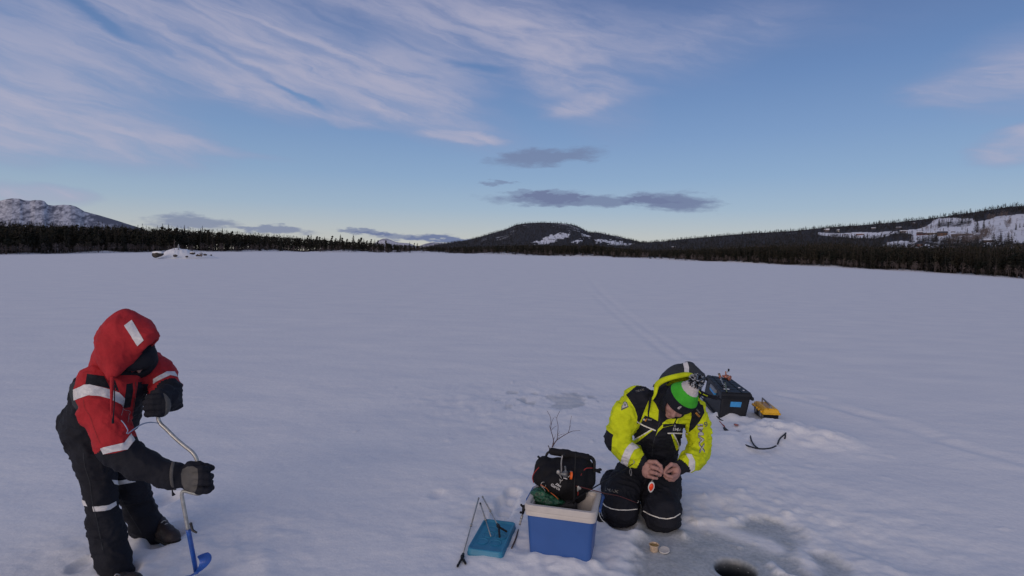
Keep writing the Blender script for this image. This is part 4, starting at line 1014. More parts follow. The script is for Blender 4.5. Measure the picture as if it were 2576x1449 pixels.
    h.ell(P(316, 862, 3.47), (.142, .165, .185), None, k=.04); h.cap(P(325, 845, 3.46), P(366, 858, 3.42), .135, .085, k=.06); h.cap(P(322, 800, 3.47), P(330, 830, 3.46), .04, .10, k=.05)
    h.cap(P(278, 900, 3.42), P(290, 945, 3.35), .075, .035, k=.06); h.cap(P(290, 885, 3.40), P(288, 935, 3.34), .07, .04, k=.05); h.cap(P(275, 905, 3.5), P(262, 935, 3.5), .10, .09, k=.06)
    pl = ray(397, 842).cross(ray(284, 950)).normalized()
    h.ell(P(316, 862, 3.47), (.126, .149, .169), None, k=.01, op='s'); h.cap(P(326, 850, 3.46), P(364, 861, 3.42), .117, .066, k=.01, op='s')
    down = nrm(np.array(pl) * (1 if pl.z < 0 else -1) + np.array((.0, -.07, 0)))
    h.plane(P(345, 897, 3.33), down)
    V, F, vid = prep(h, .007, 2, amp=.012, sc=8, seed=8, dirv=(1, 0, .6), stretch=1.6)
    bh = bvh_of(V, F)
    tape = c1([(750, 190), (828, 132), (952, 340), (888, 400)])
    ho, tp = painted('hood', V, F, vid, [RED, REFL], lambda pid, c, n: np.zeros(len(pid), int), [(1, tape, None)], parts={1: ('reflective_patch', REFL)}, parent=root)
    # knitted cap pulled down to the eyes, and neck warmer over the mouth
    cp = SDF(); cp.ell(np.array(HC) + HM @ np.array((0, 0, .012)), (.092, .115, .118), HM); cp.cap(np.array(HC) + HM @ np.array((-.03, .05, .05)), np.array(HC) + HM @ np.array((.03, .06, .05)), .07, k=.04)
    cp.ell(HC, (.082, .103, .108), HM, op='s'); cp.plane(np.array(HC) + HM @ np.array((0, 0, .014)), HM @ np.array((0, .12, -1)))
    V, F, vid = prep(cp, .006, 2, amp=.003, sc=16, seed=5); solid('knitted_cap', V, F, KNITB, root)
    nk = SDF(); nk.ell(np.array(HC) + HM @ np.array((0, .022, -.055)), (.084, .108, .085), HM); nk.cap(np.array(HC) + HM @ np.array((0, 0, -.07)), P(312, 925, 3.5), .085, .09, k=.04)
    nk.ell(HC, (.079, .100, .108), HM, op='s'); nk.plane(np.array(HC) + HM @ np.array((0, 0, -.016)), HM @ np.array((0, .05, 1)))
    V, F, vid = prep(nk, .006, 2, amp=.004, sc=12, seed=6); solid('neck_warmer', V, F, BLACK, root)
    eye = mat('eye_white', (.7, .68, .66), rough=.3)
    # collar drape and strings of the hood
    tube('hood_string', [P(282, 948, 3.3), P(281, 985, 3.27), P(280, 1020, 3.24), P(280, 1044, 3.23)], [.012, .009, .006, .003], RED, root)
    tube('hood_string', [P(288, 968, 3.27), P(288, 1000, 3.25), P(286, 1040, 3.22), P(284, 1056, 3.22), P(284, 1065, 3.22)], [.003, .003, .003, .006, .007], BLACK, root)
    # gloves
    def glove(pts_fn, name='glove'):
        g = SDF(); pts_fn(g); V, F, vid = g.mesh(.0045); V = relax(V, F, 2); V = cloth(V, F, amp=.003, sc=26, seed=4); return V, F, vid
    def near(g):
        g.ell(P(477, 1203, 3.26), (.056, .038, .080), frame((0, 1, 0), (-.1, 0, 1)), rid=1, k=.015)
        g.chain([(P(430, 1195, 3.27), .076), (P(444, 1197, 3.27), .070), (P(458, 1200, 3.27), .052)], k=.02, rid=2)
        for y0, y1, y2, x2, r in ((1182, 1180, 1183, 522, .019), (1198, 1196, 1199, 529, .020), (1214, 1213, 1214, 528, .019), (1229, 1231, 1225, 530, .0175)):
            g.chain([(P(488, y0, 3.25), r * 1.15), (P(508, y1, 3.235), r), (P(x2 - 6, y1 + 1, 3.25), r), (P(x2, y2, 3.285), r * .95), (P(x2 - 8, y2 + 1, 3.32), r * .85)], k=.005, rid=3)
        g.chain([(P(477, 1172, 3.27), .028), (P(500, 1169, 3.29), .020), (P(520, 1173, 3.30), .017), (P(535, 1177, 3.30), .014)], k=.012, rid=3)
        g.chain([(P(500, 1236, 3.25), .020), (P(520, 1235, 3.25), .016), (P(534, 1227, 3.27), .013)], k=.01, rid=3)
    V, F, vid = glove(near); grey = o2([(1335, 400), (1350, 350), (1400, 322), (1460, 318), (1505, 345), (1512, 440), (1500, 540), (1480, 585), (1430, 585), (1370, 555), (1342, 500)])
    go, gp = painted('glove', V, F, vid, [BLACK, GREYP], lambda pid, c, n: np.zeros(len(pid), int), [(1, grey, {1, 2, 3})], parent=root)
    def far(g):
        g.ell(P(404, 1018, 3.37), (.060, .042, .078), frame((0, 1, 0), (.05, 0, 1)), rid=1, k=.015)
        g.chain([(P(414, 990, 3.46), .06), (P(410, 1002, 3.41), .055)], k=.02, rid=2)
        for y0, x2, r in ((998, 374, .018), (1011, 368, .019), (1025, 369, .019), (1040, 371, .0175)):
            g.chain([(P(402, y0, 3.345), r * 1.1), (P(386, y0 + 1, 3.33), r), (P(x2, y0 + 2, 3.345), r), (P(x2 + 1, y0 + 3, 3.385), r * .9), (P(x2 + 14, y0 + 3, 3.41), r * .85)], k=.005, rid=3)
        g.chain([(P(412, 995, 3.38), .024), (P(400, 986, 3.37), .019), (P(386, 988, 3.37), .016)], k=.012, rid=3)
    V, F, vid = glove(far); grey = c1([(1150, 880), (1185, 900), (1225, 950), (1240, 1040), (1220, 1100), (1165, 1150), (1150, 1152), (1175, 1080), (1178, 980)])
    painted('glove', V, F, vid, [BLACK, GREYP], lambda pid, c, n: np.zeros(len(pid), int), [(1, grey, {1, 2, 3})], parent=root)
    tube('wrist_strap', [P(436, 1162, 3.24), P(432, 1180, 3.18), P(431, 1200, 3.18), P(434, 1222, 3.21), P(440, 1232, 3.25)], .009, GREYP, root, flat=.4)
    tube('cuff_toggle', [P(433, 1228, 3.22), P(434, 1238, 3.2), P(437, 1246, 3.2)], [.003, .004, .010], BLACK, root)
    # boots
    bt = mat('brown_boot_leather', (.022, .014, .013), rough=.6, bump=.5, bump_scale=60, noise_amt=.4, noise_scale=25); sole = mat('boot_sole', (.012, .012, .012), rough=.8)
    lace = mat('boot_lace', (.4, .38, .36), rough=.7)
    for heel, toe, ank in ((P(384, 1357, 3.88), P(444, 1356, 3.72), P(388, 1335, 3.84)), (G(300, 1500), G(358, 1504), P(303, 1462, 3.40))):
        heel = Vector((heel.x, heel.y, .045)); toe = Vector((toe.x, toe.y, .045)); s = SDF(); boot(s, heel, toe, ank); V, F, vid = prep(s, .006, 2, amp=.004, sc=14, seed=2); bo = solid('boot', V, F, bt, root)
        d = nrm(toe - heel); sd_ = np.cross(d, (0, 0, 1)); s = SDF(); s.cap(np.array(heel) + d * .03 + (0, 0, -.034), np.array(toe) - d * .05 + (0, 0, -.034), .052, .056, k=.01, flat=((0, 0, 1), .35)); V, F, vid = prep(s, .006, 1)
        so = link('sole', mesh_np('sole', V, F), sole); so.parent = bo; so.matrix_parent_inverse = bo.matrix_parent_inverse @ Matrix.Identity(4); so.matrix_parent_inverse = Matrix.Identity(4)
        top = np.array(toe) - d * .10 + (0, 0, .045)
        for k in range(3):
            q = top - d * .03 * k + (0, 0, .014 * k); t_ = tube('lace', [q - sd_ * .03 - (0, 0, .012), q + (0, 0, .012), q + sd_ * .03 - (0, 0, .012)], .0035, lace); t_.parent = bo
    return root
person_standing()

def ice_auger():
    st = TUBE_S; bl = mat('blue_enamel', (.02, .09, .38), rough=.4, noise_amt=.25, noise_scale=25, coat=.3); bk = mat('black_plastic', (.015, .015, .017), rough=.45)
    a = P(473.5, 1332, 3.33); b0 = P(495.5, 1449, 3.335); d = nrm(b0 - a); t_end = (a.z - .03) / -d[2]
    base = np.array(a) + d * t_end
    root = empty('ice_auger', tuple(base), 0, 'hand ice auger with bare steel crank and blue drilling screw', 'ice auger')
    tube('crank', [P(397, 1000, 3.375), P(398, 1040, 3.375), P(399, 1056, 3.375), P(405, 1067, 3.37), P(418, 1079, 3.36), P(440, 1101, 3.34), P(462, 1120, 3.32), P(483, 1137, 3.30), P(493, 1151, 3.295), P(497, 1168, 3.295), P(500, 1200, 3.295), P(504, 1232, 3.295), P(502, 1242, 3.297),
                   P(488, 1241, 3.31), P(470, 1236, 3.325), P(461, 1236, 3.33), P(457.6, 1243, 3.33), P(459, 1256, 3.33), P(466, 1294, 3.33), P(473.5, 1334, 3.33)], .0112, st, root, seg=12)
    tube('drill_shaft', [a, np.array(a) + d * .01, base], [.0145, .0135, .0135], bl, root, seg=12, sm=1)
    tube('locking_lever', [P(480, 1315, 3.315), P(482, 1325, 3.315), P(485, 1334, 3.31), P(495, 1340, 3.305)], [.007, .008, .008, .006], bk, root)
    tube('grip', [P(478, 1318, 3.325), P(480, 1316, 3.32)], .006, bk, root, sm=1)
    # helical flight
    x = nrm(np.cross(d, (0, 1, 0))); y = np.cross(d, x); V = []; n = 110; f = []; start = np.array(P(494, 1404, 3.333))
    L = np.linalg.norm(base - start) + .0
    for i in range(n):
        t = i / (n - 1); an = 2 * math.pi * (.75 * t) - 1.7; ro = .080 * min(1, .3 + t * 7); c = start + d * (L * t)
        for rr, dz in ((.012, -.0015), (ro, -.0015), (ro, .0015), (.012, .0015)): V.append(tuple(c + (x * math.cos(an) + y * math.sin(an)) * rr + d * dz))
    for i in range(n - 1):
        for j in range(4): q = i * 4 + j; r_ = i * 4 + (j + 1) % 4; f.append((q, r_, r_ + 4, q + 4))
    me = bpy.data.meshes.new('screw_flight'); me.from_pydata(V, [], f); me.update(); adopt(link('screw_flight', me, bl, smooth=False), root)
    # pale blue safety lanyard
    cd = mat('pale_blue_cord', (.25, .32, .45), rough=.7)
    q = lambda a_, b_, Y: P(128.8 + a_ * .2445, 772.8 + b_ * .2445, Y)
    o = tube('lanyard', [q(722, 1165, 3.22), q(755, 1205, 3.2), q(788, 1265, 3.19), q(778, 1298, 3.2), q(820, 1280, 3.22), q(900, 1225, 3.26), q(980, 1192, 3.3), q(1050, 1186, 3.34), q(1110, 1196, 3.365)], .0028, cd, sm=6)
    o2_ = tube('lanyard', [q(790, 1305, 3.2), q(830, 1268, 3.22), q(870, 1240, 3.25), q(940, 1198, 3.3), q(1020, 1183, 3.33), q(1105, 1192, 3.36)], .0024, cd, sm=6)
    adopt(o, root); adopt(o2_, root)
ice_auger()
# ------------------------------------------------------------------ the kneeling man
def person_kneeling():
    base = G(1612, 1330)
    root = empty('person', (base.x, base.y, 0), 0, 'kneeling person in yellow and black suit and green pompom hat, tying a lure', 'person')
    HC = P(1706, 1010, 4.27); HM = frame((-.34, -.78, -.50), (.50, 0, .85))
    # body: head, neck, trunk, limbs and bare hands as one skin
    b = SDF(); w = head_sdf(b, HC, HM, sc=1.08)
    b.chain([(HC, .055), (P(1690, 1015, 4.42), .06), (P(1665, 1045, 4.5), .13), (P(1645, 1140, 4.62), .13)])
    b.chain([(P(1600, 1010, 4.45), .06), (P(1556, 1098, 4.38), .045), (P(1595, 1152, 4.26), .038), (P(1620, 1172, 4.20), .032)])
    b.chain([(P(1745, 1030, 4.42), .06), (P(1760, 1130, 4.4), .045), (P(1722, 1166, 4.25), .036), (P(1703, 1180, 4.2), .030)])
    for ch in ([(P(1615, 1165, 4.6), .10), (P(1560, 1280, 4.25), .07), ], [(P(1665, 1180, 4.55), .10), (P(1665, 1290, 4.17), .07)]): b.chain(ch)
    for kx in (1560, 1665):
        k_ = np.array(P(kx, 1285, 4.2)); k_[2] = .09; b.chain([(k_, .06), (k_ + (0, .42, -.01), .05)])
    V, F, i = prep(b, .007, 2)
    # hands are finer, joined to the arms at the wrist inside the cuffs
    def hand_r(g):
        g.chain([(P(1612, 1166, 4.215), .034), (P(1620, 1171, 4.20), .034)], k=.02); g.ell(P(1634, 1180, 4.165), (.056, .036, .060), frame((0, 1, 0), (-.5, 0, 1)), k=.022); g.ell(P(1629, 1191, 4.16), (.040, .030, .036), None, k=.02)
        g.chain([(P(1634, 1162, 4.14), .017), (P(1650, 1162, 4.115), .0145), (P(1662, 1172, 4.095), .0125), (P(1667, 1187, 4.10), .0105)], k=.006)
        g.chain([(P(1639, 1174, 4.125), .017), (P(1654, 1179, 4.085), .0138), (P(1664, 1187, 4.09), .0115), (P(1667, 1191, 4.115), .010)], k=.004)
        g.chain([(P(1637, 1187, 4.12), .017), (P(1651, 1191, 4.075), .0135), (P(1661, 1195, 4.09), .0115), (P(1658, 1197, 4.12), .010)], k=.004)
        g.chain([(P(1631, 1198, 4.125), .015), (P(1643, 1202, 4.085), .0122), (P(1652, 1203, 4.095), .0105), (P(1652, 1201, 4.13), .009)], k=.004)
        g.chain([(P(1630, 1174, 4.19), .018), (P(1648, 1172, 4.175), .014), (P(1661, 1180, 4.15), .012), (P(1669, 1189, 4.12), .010)], k=.006)
    def hand_l(g):
        g.chain([(P(1712, 1178, 4.21), .034), (P(1706, 1180, 4.20), .034)], k=.02); g.ell(P(1700, 1187, 4.16), (.034, .034, .058), frame((0, 1, 0), (.1, 0, 1)), k=.022)
        g.chain([(P(1700, 1171, 4.15), .018), (P(1689, 1168, 4.12), .0145), (P(1678, 1177, 4.10), .0122), (P(1670, 1189, 4.105), .0102)], k=.006)
        g.chain([(P(1701, 1194, 4.13), .017), (P(1690, 1200, 4.09), .0138), (P(1679, 1197, 4.085), .0118), (P(1671, 1191, 4.10), .010)], k=.004)
        g.chain([(P(1699, 1201, 4.14), .016), (P(1688, 1206, 4.11), .013), (P(1677, 1203, 4.105), .0112), (P(1671, 1197, 4.12), .0095)], k=.004)
        g.chain([(P(1703, 1199, 4.17), .014), (P(1694, 1208, 4.14), .0118), (P(1684, 1208, 4.13), .0102), (P(1677, 1203, 4.14), .009)], k=.004)
        g.chain([(P(1703, 1181, 4.19), .018), (P(1693, 1181, 4.15), .0145), (P(1681, 1186, 4.13), .012), (P(1671, 1191, 4.115), .010)], k=.006)
    parts = [(V, F)]
    for fn in (hand_r, hand_l):
        g = SDF(); fn(g); v, f, _ = g.mesh(.0032); parts.append((relax(v, f, 2, .4), f))
    o = 0; VV = []; FF = []
    for v, f in parts: VV.append(v); FF.append(f + o); o += len(v)
    solid('body', np.concatenate(VV), np.concatenate(FF), SKIN, root)
    # beard shadow / collar inside
    # suit
    s = SDF()
    s.cap(P(1645, 1145, 4.63), P(1662, 1045, 4.49), .175, .185, k=.06, rid=1); s.cap(P(1608, 1013, 4.46), P(1733, 1030, 4.42), .112, .102, k=.06, rid=2); s.cap(P(1668, 1030, 4.47), P(1684, 1010, 4.43), .14, .115, k=.05, rid=3)
    s.ell(P(1650, 1075, 4.42), (.16, .13, .16), k=.06, rid=1)
    s.chain([(P(1600, 1008, 4.45), .108), (P(1572, 1050, 4.41), .106), (P(1556, 1100, 4.38), .100)], k=.045, rid=4)
    s.chain([(P(1558, 1116, 4.36), .094), (P(1580, 1140, 4.27), .080), (P(1594, 1151, 4.235), .073)], k=.035, rid=5)
    s.chain([(P(1600, 1155, 4.225), .055), (P(1613, 1163, 4.21), .050)], k=.012, rid=6)
    s.chain([(P(1742, 1030, 4.43), .098), (P(1757, 1075, 4.42), .086), (P(1757, 1122, 4.4), .086)], k=.045, rid=7)
    s.chain([(P(1758, 1138, 4.38), .080), (P(1742, 1155, 4.29), .072), (P(1728, 1163, 4.24), .066)], k=.035, rid=8)
    s.chain([(P(1722, 1170, 4.225), .050), (P(1712, 1176, 4.21), .046)], k=.012, rid=9)
    s.chain([(P(1610, 1165, 4.62), .14), (P(1572, 1225, 4.42), .128), (P(1556, 1279, 4.25), .130)], k=.03, rid=10)
    s.chain([(P(1668, 1178, 4.58), .14), (P(1666, 1235, 4.36), .128), (P(1667, 1291, 4.17), .137)], k=.03, rid=11)
    for kx, ky, Y_, rid in ((1560, 1282, 4.25, 12), (1665, 1293, 4.17, 13)):
        k_ = np.array(P(kx, ky, Y_)); s.chain([(k_, .12), (np.array((k_[0] + .02, k_[1] + .42, .10)), .095)], k=.05, rid=rid)
    V, F, vid = s.mesh(.0082); V = relax(V, F, 2); V = cloth(V, F, amp=.019, sc=8, seed=13, dirv=(.2, 0, 1), stretch=1.9, fine=.65)
    V[:, 2] = np.maximum(V[:, 2], -.035)
    bv = bvh_of(V, F)
    lo = lambda pts: cB([(a, b_ + 1104) for a, b_ in pts])
    YLp = cB([(470, 585), (515, 580), (570, 660), (620, 740), (655, 850), (645, 960), (605, 1050), (600, 1090), (548, 1140), (550, 1196), (700, 1245), (720, 1310), (650, 1345), (610, 1400), (585, 1480), (615, 1530), (540, 1540), (420, 1480), (260, 1405), (305, 1330), (315, 1150), (332, 1100), (270, 1060), (215, 975), (280, 820), (380, 680)])
    YRp = cB([(1540, 790), (1640, 900), (1700, 1000), (1710, 1400), (1640, 1400), (1535, 1422), (1545, 1470), (1500, 1580), (1420, 1590), (1350, 1640), (1250, 1665), (1300, 1560), (1305, 1490), (1290, 1440), (1215, 1400), (1205, 1345), (1310, 1305), (1310, 1250), (1335, 1180), (1345, 1070), (1420, 1010), (1500, 910)])
    CY = [cB(q) for q in ([(805, 640), (740, 790), (720, 825), (850, 870), (932, 915), (942, 770), (900, 680), (850, 620)], [(1330, 760), (1382, 805), (1382, 870), (1356, 962), (1180, 946), (1168, 935), (1200, 870)], [(1160, 868), (1177, 882), (1130, 972), (1000, 1003), (930, 1065), (885, 1145), (935, 1020), (1000, 952), (988, 945), (1050, 895)],
                          [(830, 1030), (865, 1035), (640, 1212), (575, 1197)], [(1108, 1092), (1142, 1092), (1218, 1290), (1180, 1312), (1128, 1150)])]
    CB = [cB(q) for q in ([(700, 825), (860, 872), (940, 916), (900, 1030), (655, 920)], [(1000, 955), (1180, 945), (1120, 970), (1000, 1000)])]
    ACCENT = [lo([(1120, 262), (1150, 245), (1190, 285), (1160, 310)])]
    RL = cB([(580, 1203), (692, 1266), (612, 1302), (572, 1370), (540, 1450), (522, 1525), (430, 1476), (445, 1400), (490, 1300), (530, 1245)]); RR = lo([(1305, 245), (1385, 258), (1432, 350), (1425, 465), (1330, 530), (1285, 550), (1342, 450), (1352, 330), (1320, 280)])
    def strip_(pts, w_):
        p_ = np.array(pts, float); L_ = []; R_ = []
        for i in range(len(p_)):
            d = nrm(p_[min(i + 1, len(p_) - 1)] - p_[max(i - 1, 0)]); n_ = np.array((-d[1], d[0])) * w_ / 2; L_.append(tuple(p_[i] + n_)); R_.append(tuple(p_[i] - n_))
        return L_ + R_[::-1]
    pipes = [cB(strip_(q, 15)) for q in ([(650, 922), (740, 975), (900, 1042)], [(570, 1190), (700, 1115), (855, 1022)], [(1062, 1078), (1200, 1078), (1332, 1086)], [(1140, 1088), (1190, 1180), (1215, 1260), (1205, 1290)])]
    knee = [cB(strip_([(a, b_ + 1104) for a, b_ in q], 12)) for q in ([(180, 905), (225, 955), (300, 990), (400, 1008), (520, 1010), (650, 997)], [(735, 1022), (830, 1072), (950, 1115), (1050, 1127), (1150, 1110), (1232, 1055)])]
    cuff = {6, 9}
    o, _ = painted('suit', V, F, vid, [BLACK, YEL, REFL, PIPE, KNITB],
                   lambda pid, c, n: np.where(np.isin(pid, (4, 5, 7, 8)), 1, np.where(np.isin(pid, (6, 9)), 4, 0)),
                   [(0, cB([(190, 1000), (270, 1055), (335, 1100), (318, 1150), (305, 1330), (275, 1400), (150, 1400), (150, 1000)]), {4, 5}), (1, YLp, {1, 2, 4, 5, 3}), (1, YRp, {1, 2, 7, 8, 3}), (0, CB[0], {1, 2, 3}), (0, cB([(500, 560), (520, 585), (570, 660), (620, 740), (655, 850), (648, 960), (700, 900), (800, 640), (860, 440), (640, 440)]), {2, 3, 4, 1}),
                    (0, cB([(1400, 640), (1540, 700), (1560, 800), (1500, 910), (1420, 1010), (1345, 1068), (1358, 960), (1384, 860), (1382, 800)]), {2, 3, 7, 1})]
                   + [(1, q, {1, 2, 3}) for q in CY] + [(0, CB[1], {1, 2, 3}), (2, RL, {4, 5}), (2, RR, {7, 8})] + [(3, q, {1, 2, 3, 4, 7}) for q in pipes] + [(3, q, {10, 11, 12, 13}) for q in knee],
                   parts={2: ('reflective_band', REFL), 3: ('piping', PIPE)}, parent=root)
    grey = mat('silver_print', (.42, .42, .43), rough=.5); dgrey = mat('dark_print', (.10, .10, .10)); org = mat('orange_print', (.50, .22, .03)); dim = mat('dim_print', (.16, .15, .13))
    pc = lambda a, b_: (1481.2 + a * .18667, 888.7 + b_ * .18667)
    # lettering on the chest and the sleeve
    x, y = pc(1228, 1028); on_surface('logo', text2d('IMAX', x, y, 35, 3, .72, .015, .1), bv, grey, root)
    x, y = pc(1515, 1150); on_surface('logo', text2d('IMAX', x, y, 74, 86, .62, .05), bv, dgrey, root, lift=.003); on_surface('logo', text2d('IMAX', x, y, 73, 86, .58, .008), bv, grey, root, lift=.0045)
    def swirl(cx, cy, r0, r1, turns, w_, m_, lift=.004):
        pts = []
        for i in range(26): t = i / 25; a = 2 * math.pi * turns * t; r = r0 + (r1 - r0) * t; pts.append(pc(cx + r * math.cos(a), cy + r * 1.25 * math.sin(a)))
        q = strip_(pts, w_); n_ = len(pts); f = [(i, i + 1, 2 * n_ - 2 - i, 2 * n_ - 1 - i) for i in range(n_ - 1)]; on_surface('logo', (q, f), bv, m_, root, lift=lift)
    swirl(1572, 952, 6, 28, 1.3, 2.0, dgrey); swirl(1158, 980, 4, 14, 1.2, 1.2, grey)
    on_surface('emblem', poly2d([pc(*q) for q in ((487, 638), (515, 665), (537, 725), (434, 770), (440, 720), (460, 668))]), bv, dgrey, root, sub=6); on_surface('emblem', poly2d([pc(*q) for q in ((488, 652), (508, 674), (524, 712), (447, 745), (452, 712), (468, 672))]), bv, grey, root, lift=.0045, sub=6)
    swirl(484, 695, 3, 14, 1.2, 1.3, dgrey, .006)
    on_surface('logo', poly2d([pc(*q) for q in ((724, 900), (735, 880), (762, 884), (748, 908))]), bv, grey, root); on_surface('logo', poly2d([pc(*q) for q in ((790, 872), (770, 920), (742, 908), (765, 890))]), bv, org, root)
    x, y = pc(822, 896); on_surface('logo', text2d('IMAX', x, y, 11, 9, 1.0, .03), bv, grey, root)
    x, y = pc(690, 500); on_surface('logo', text2d('IMAX', x, y, 22, -14, .8, .03), bv, dim, root); x, y = pc(1475, 780); on_surface('logo', text2d('IMAX', x, y, 13, 50, 1, .03), bv, dim, root)
    x, y = pc(1470, 830); on_surface('logo', text2d('IMAX', x, y, 15, 45, 1.2, .03), bv, org, root)
    x, y = pc(310, 1104 + 745); on_surface('logo', text2d('IMAX', x, y, 34, 12, .7, .03), bv, dim, root)
    # central zip flap
    on_surface('zip_flap', poly2d(cB(strip_([(945, 800), (960, 900), (930, 1020), (890, 1130), (860, 1260), (850, 1400)], 9))[:6] + cB(strip_([(945, 800), (960, 900), (930, 1020), (890, 1130), (860, 1260), (850, 1400)], 9))[6:]), bv, CHAR, root, sub=5)
    # hood hanging open behind the head
    h = SDF(); C_ = P(1705, 990, 4.52); Mh = frame((0, 1, 0), (.20, 0, 1))
    h.ell(C_, (.178, .165, .245), Mh, k=.03, rid=0); h.ell(P(1690, 1022, 4.48), (.19, .13, .12), None, k=.06, rid=0); h.cap(P(1735, 925, 4.52), P(1752, 950, 4.5), .05, .07, k=.05)
    h.cap(P(1651, 975, 4.42), P(1645, 1010, 4.36), .035, .028, k=.03); h.cap(P(1645, 1010, 4.36), P(1640, 1040, 4.33), .024, .018, k=.03)
    h.ell(C_, (.158, .155, .222), Mh, k=.01, op='s'); h.ell(P(1692, 1020, 4.44), (.165, .14, .12), None, k=.01, op='s')
    Cn = np.array(C_); h.plane(Cn + (0, -.045, 0), (0.02, -.90, -.34))
    V, F, vid = prep(h, .0065, 2, amp=.006, sc=8, seed=18, dirv=(1, 0, .3), stretch=1.6); bh = bvh_of(V, F)
    def hb(pid, c, n):
        return np.where(((c - Cn) * n).sum(1) < -.02, 1, 0)
    painted('hood', V, F, vid, [CHAR, YEL, REFL], hb, [(2, cB([(1268, 132), (1328, 115), (1350, 190), (1347, 268), (1288, 262), (1285, 200)]), None)], parts={2: ('reflective_patch', REFL)}, parent=root)
    # yellow lining rolled out along the hood's edge
    tube('hood_lining', [P(1640, 1006, 4.33), P(1648, 992, 4.34), P(1651, 975, 4.37), P(1655, 966, 4.37), P(1668, 957, 4.36), P(1688, 950, 4.355), P(1710, 945, 4.355), P(1731, 942, 4.37), P(1748, 948, 4.39), P(1757, 965, 4.40), P(1755, 985, 4.41)], [.012, .016, .024, .028, .028, .026, .026, .024, .022, .02, .012], YEL, root, seg=10, flat=.6)
    # loose storm flap sticking out to the right of the hood
    f_ = SDF(); f_.chain([(P(1748, 982, 4.45), .022), (P(1775, 994, 4.47), .018), (P(1800, 1000, 4.5), .014), (P(1814, 1005, 4.52), .006)], k=.01, flat=((0, 1, 0), .5)); V, F, vid = prep(f_, .004, 1, amp=.004, sc=20, seed=9); solid('neck_flap', V, F, BLACK, root)
    tube('flap_cord', [P(1753, 976, 4.42), P(1758, 984, 4.42), P(1763, 990, 4.42)], .004, YEL, root); tube('flap_cord', [P(1768, 991, 4.44), P(1776, 995, 4.44), P(1780, 996, 4.45)], .0035, YEL, root)
    tube('hood_string', [P(1636, 1000, 4.33), P(1634, 1020, 4.30), P(1631, 1040, 4.27), P(1632, 1050, 4.27)], [.010, .008, .006, .005], BLACK, root)
    # pompom hat
    HCn = np.array(HC); wv = lambda x, y, z: HCn + HM @ np.array((x, y, z))
    cp = SDF(); cp.ell(wv(0, -.004, .03), (.112, .126, .118), HM); cp.cap(wv(0, -.01, .07), wv(.0, -.03, .165), .102, .055, k=.06); cp.ell(HC, (.088, .108, .116), HM, op='s')
    cp.plane(wv(0, 0, -.018), HM @ np.array((0, .16, -1)))
    V, F, vid = prep(cp, .0055, 2); N = vnormals(V, F)
    ax = HM[:, 2]; zz = (V - HCn) @ ax + .12 * ((V - HCn) @ HM[:, 1]) * -1; an = np.arctan2((V - HCn) @ HM[:, 0], (V - HCn) @ HM[:, 1])
    V = V + N * (.0022 * np.abs(np.sin(an * 34)) * np.where(zz > .055, 1, .4) + .0016 * np.sin(zz * 900) * np.where(zz > .055, 1, 0))[:, None]
    GRN = cloth_mat('green_wool', (.060, .46, .035), bump=.8, weave=240); WHT = cloth_mat('white_wool', (.58, .55, .55), bump=.8, weave=240)
    nv = HM @ nrm((0, -.12, 1))
    def zf(c): return (c - HCn) @ nv
    co, _ = painted('pompom_hat', V, F, vid, [KNITB, GRN, WHT], lambda pid, c, n: np.where(zf(c) > .150, 2, np.where(zf(c) > .078, 1, 0)), [], parent=root, cutplanes=[(HCn + nv * .078, nv, None), (HCn + nv * .150, nv, None)])
    bc = bvh_of(V, F); x, y = pc(1222, 735); on_surface('hat_logo', text2d('4F', x, y, 12, -4, 1.0, .03, .4), bc, WHT, co)
    # pompom of two-tone yarn
    pcn = wv(0, -.045, .228); r_ = np.random.default_rng(5); VV = []; FF = []; MI = []
    for i in range(420):
        d = nrm(r_.normal(size=3)); side = nrm(np.cross(d, r_.normal(size=3))); up = np.cross(d, side); R0 = .062 * r_.uniform(.88, 1.06); o_ = len(VV); a0 = np.array(pcn)
        pr = [a0 + d * R0 * .3, a0 + d * R0 * .8 + side * .004, a0 + d * R0 + side * .012]
        for q, w_ in zip(pr, (.003, .0046, .0030)):
            for j in range(3): a = 2.094 * j; VV.append(tuple(q + (up * math.cos(a) + side * math.sin(a)) * w_))
        mi = [0, 0, 1, 2][i % 4]
        for l in range(2):
            for j in range(3): FF.append((o_ + l * 3 + j, o_ + l * 3 + (j + 1) % 3, o_ + l * 3 + 3 + (j + 1) % 3, o_ + l * 3 + 3 + j)); MI.append(mi)
        FF.append((o_ + 6, o_ + 7, o_ + 8)); MI.append(mi)
    me = bpy.data.meshes.new('pompom'); me.from_pydata(VV, [], FF); me.update(); po = link('pompom', me, [KNITB, cloth_mat('pale_yarn', (.42, .45, .50)), cloth_mat('blue_grey_yarn', (.10, .14, .2))]); me.polygons.foreach_set('material_index', MI)
    adopt(po, root); po.parent = co; po.matrix_parent_inverse = Matrix.Identity(4); po.location = (0, 0, 0); po.matrix_basis = Matrix.Identity(4)
    # dark neck warmer round the chin and ears
    nk = SDF(); nk.ell(wv(0, .0, -.055), (.094, .105, .07), HM); nk.cap(wv(0, -.01, -.07), P(1690, 1022, 4.40), .095, .12, k=.04); nk.ell(wv(0, .02, -.035), (.076, .14, .085), HM, op='s'); nk.plane(wv(0, 0, .02), HM @ np.array((0, .55, 1)))
    V, F, vid = prep(nk, .006, 2, amp=.005, sc=12, seed=6); solid('neck_warmer', V, F, KNITB, root)
    # boots, soles turned up behind
    bt = mat('black_boot', (.02, .02, .022), rough=.6)
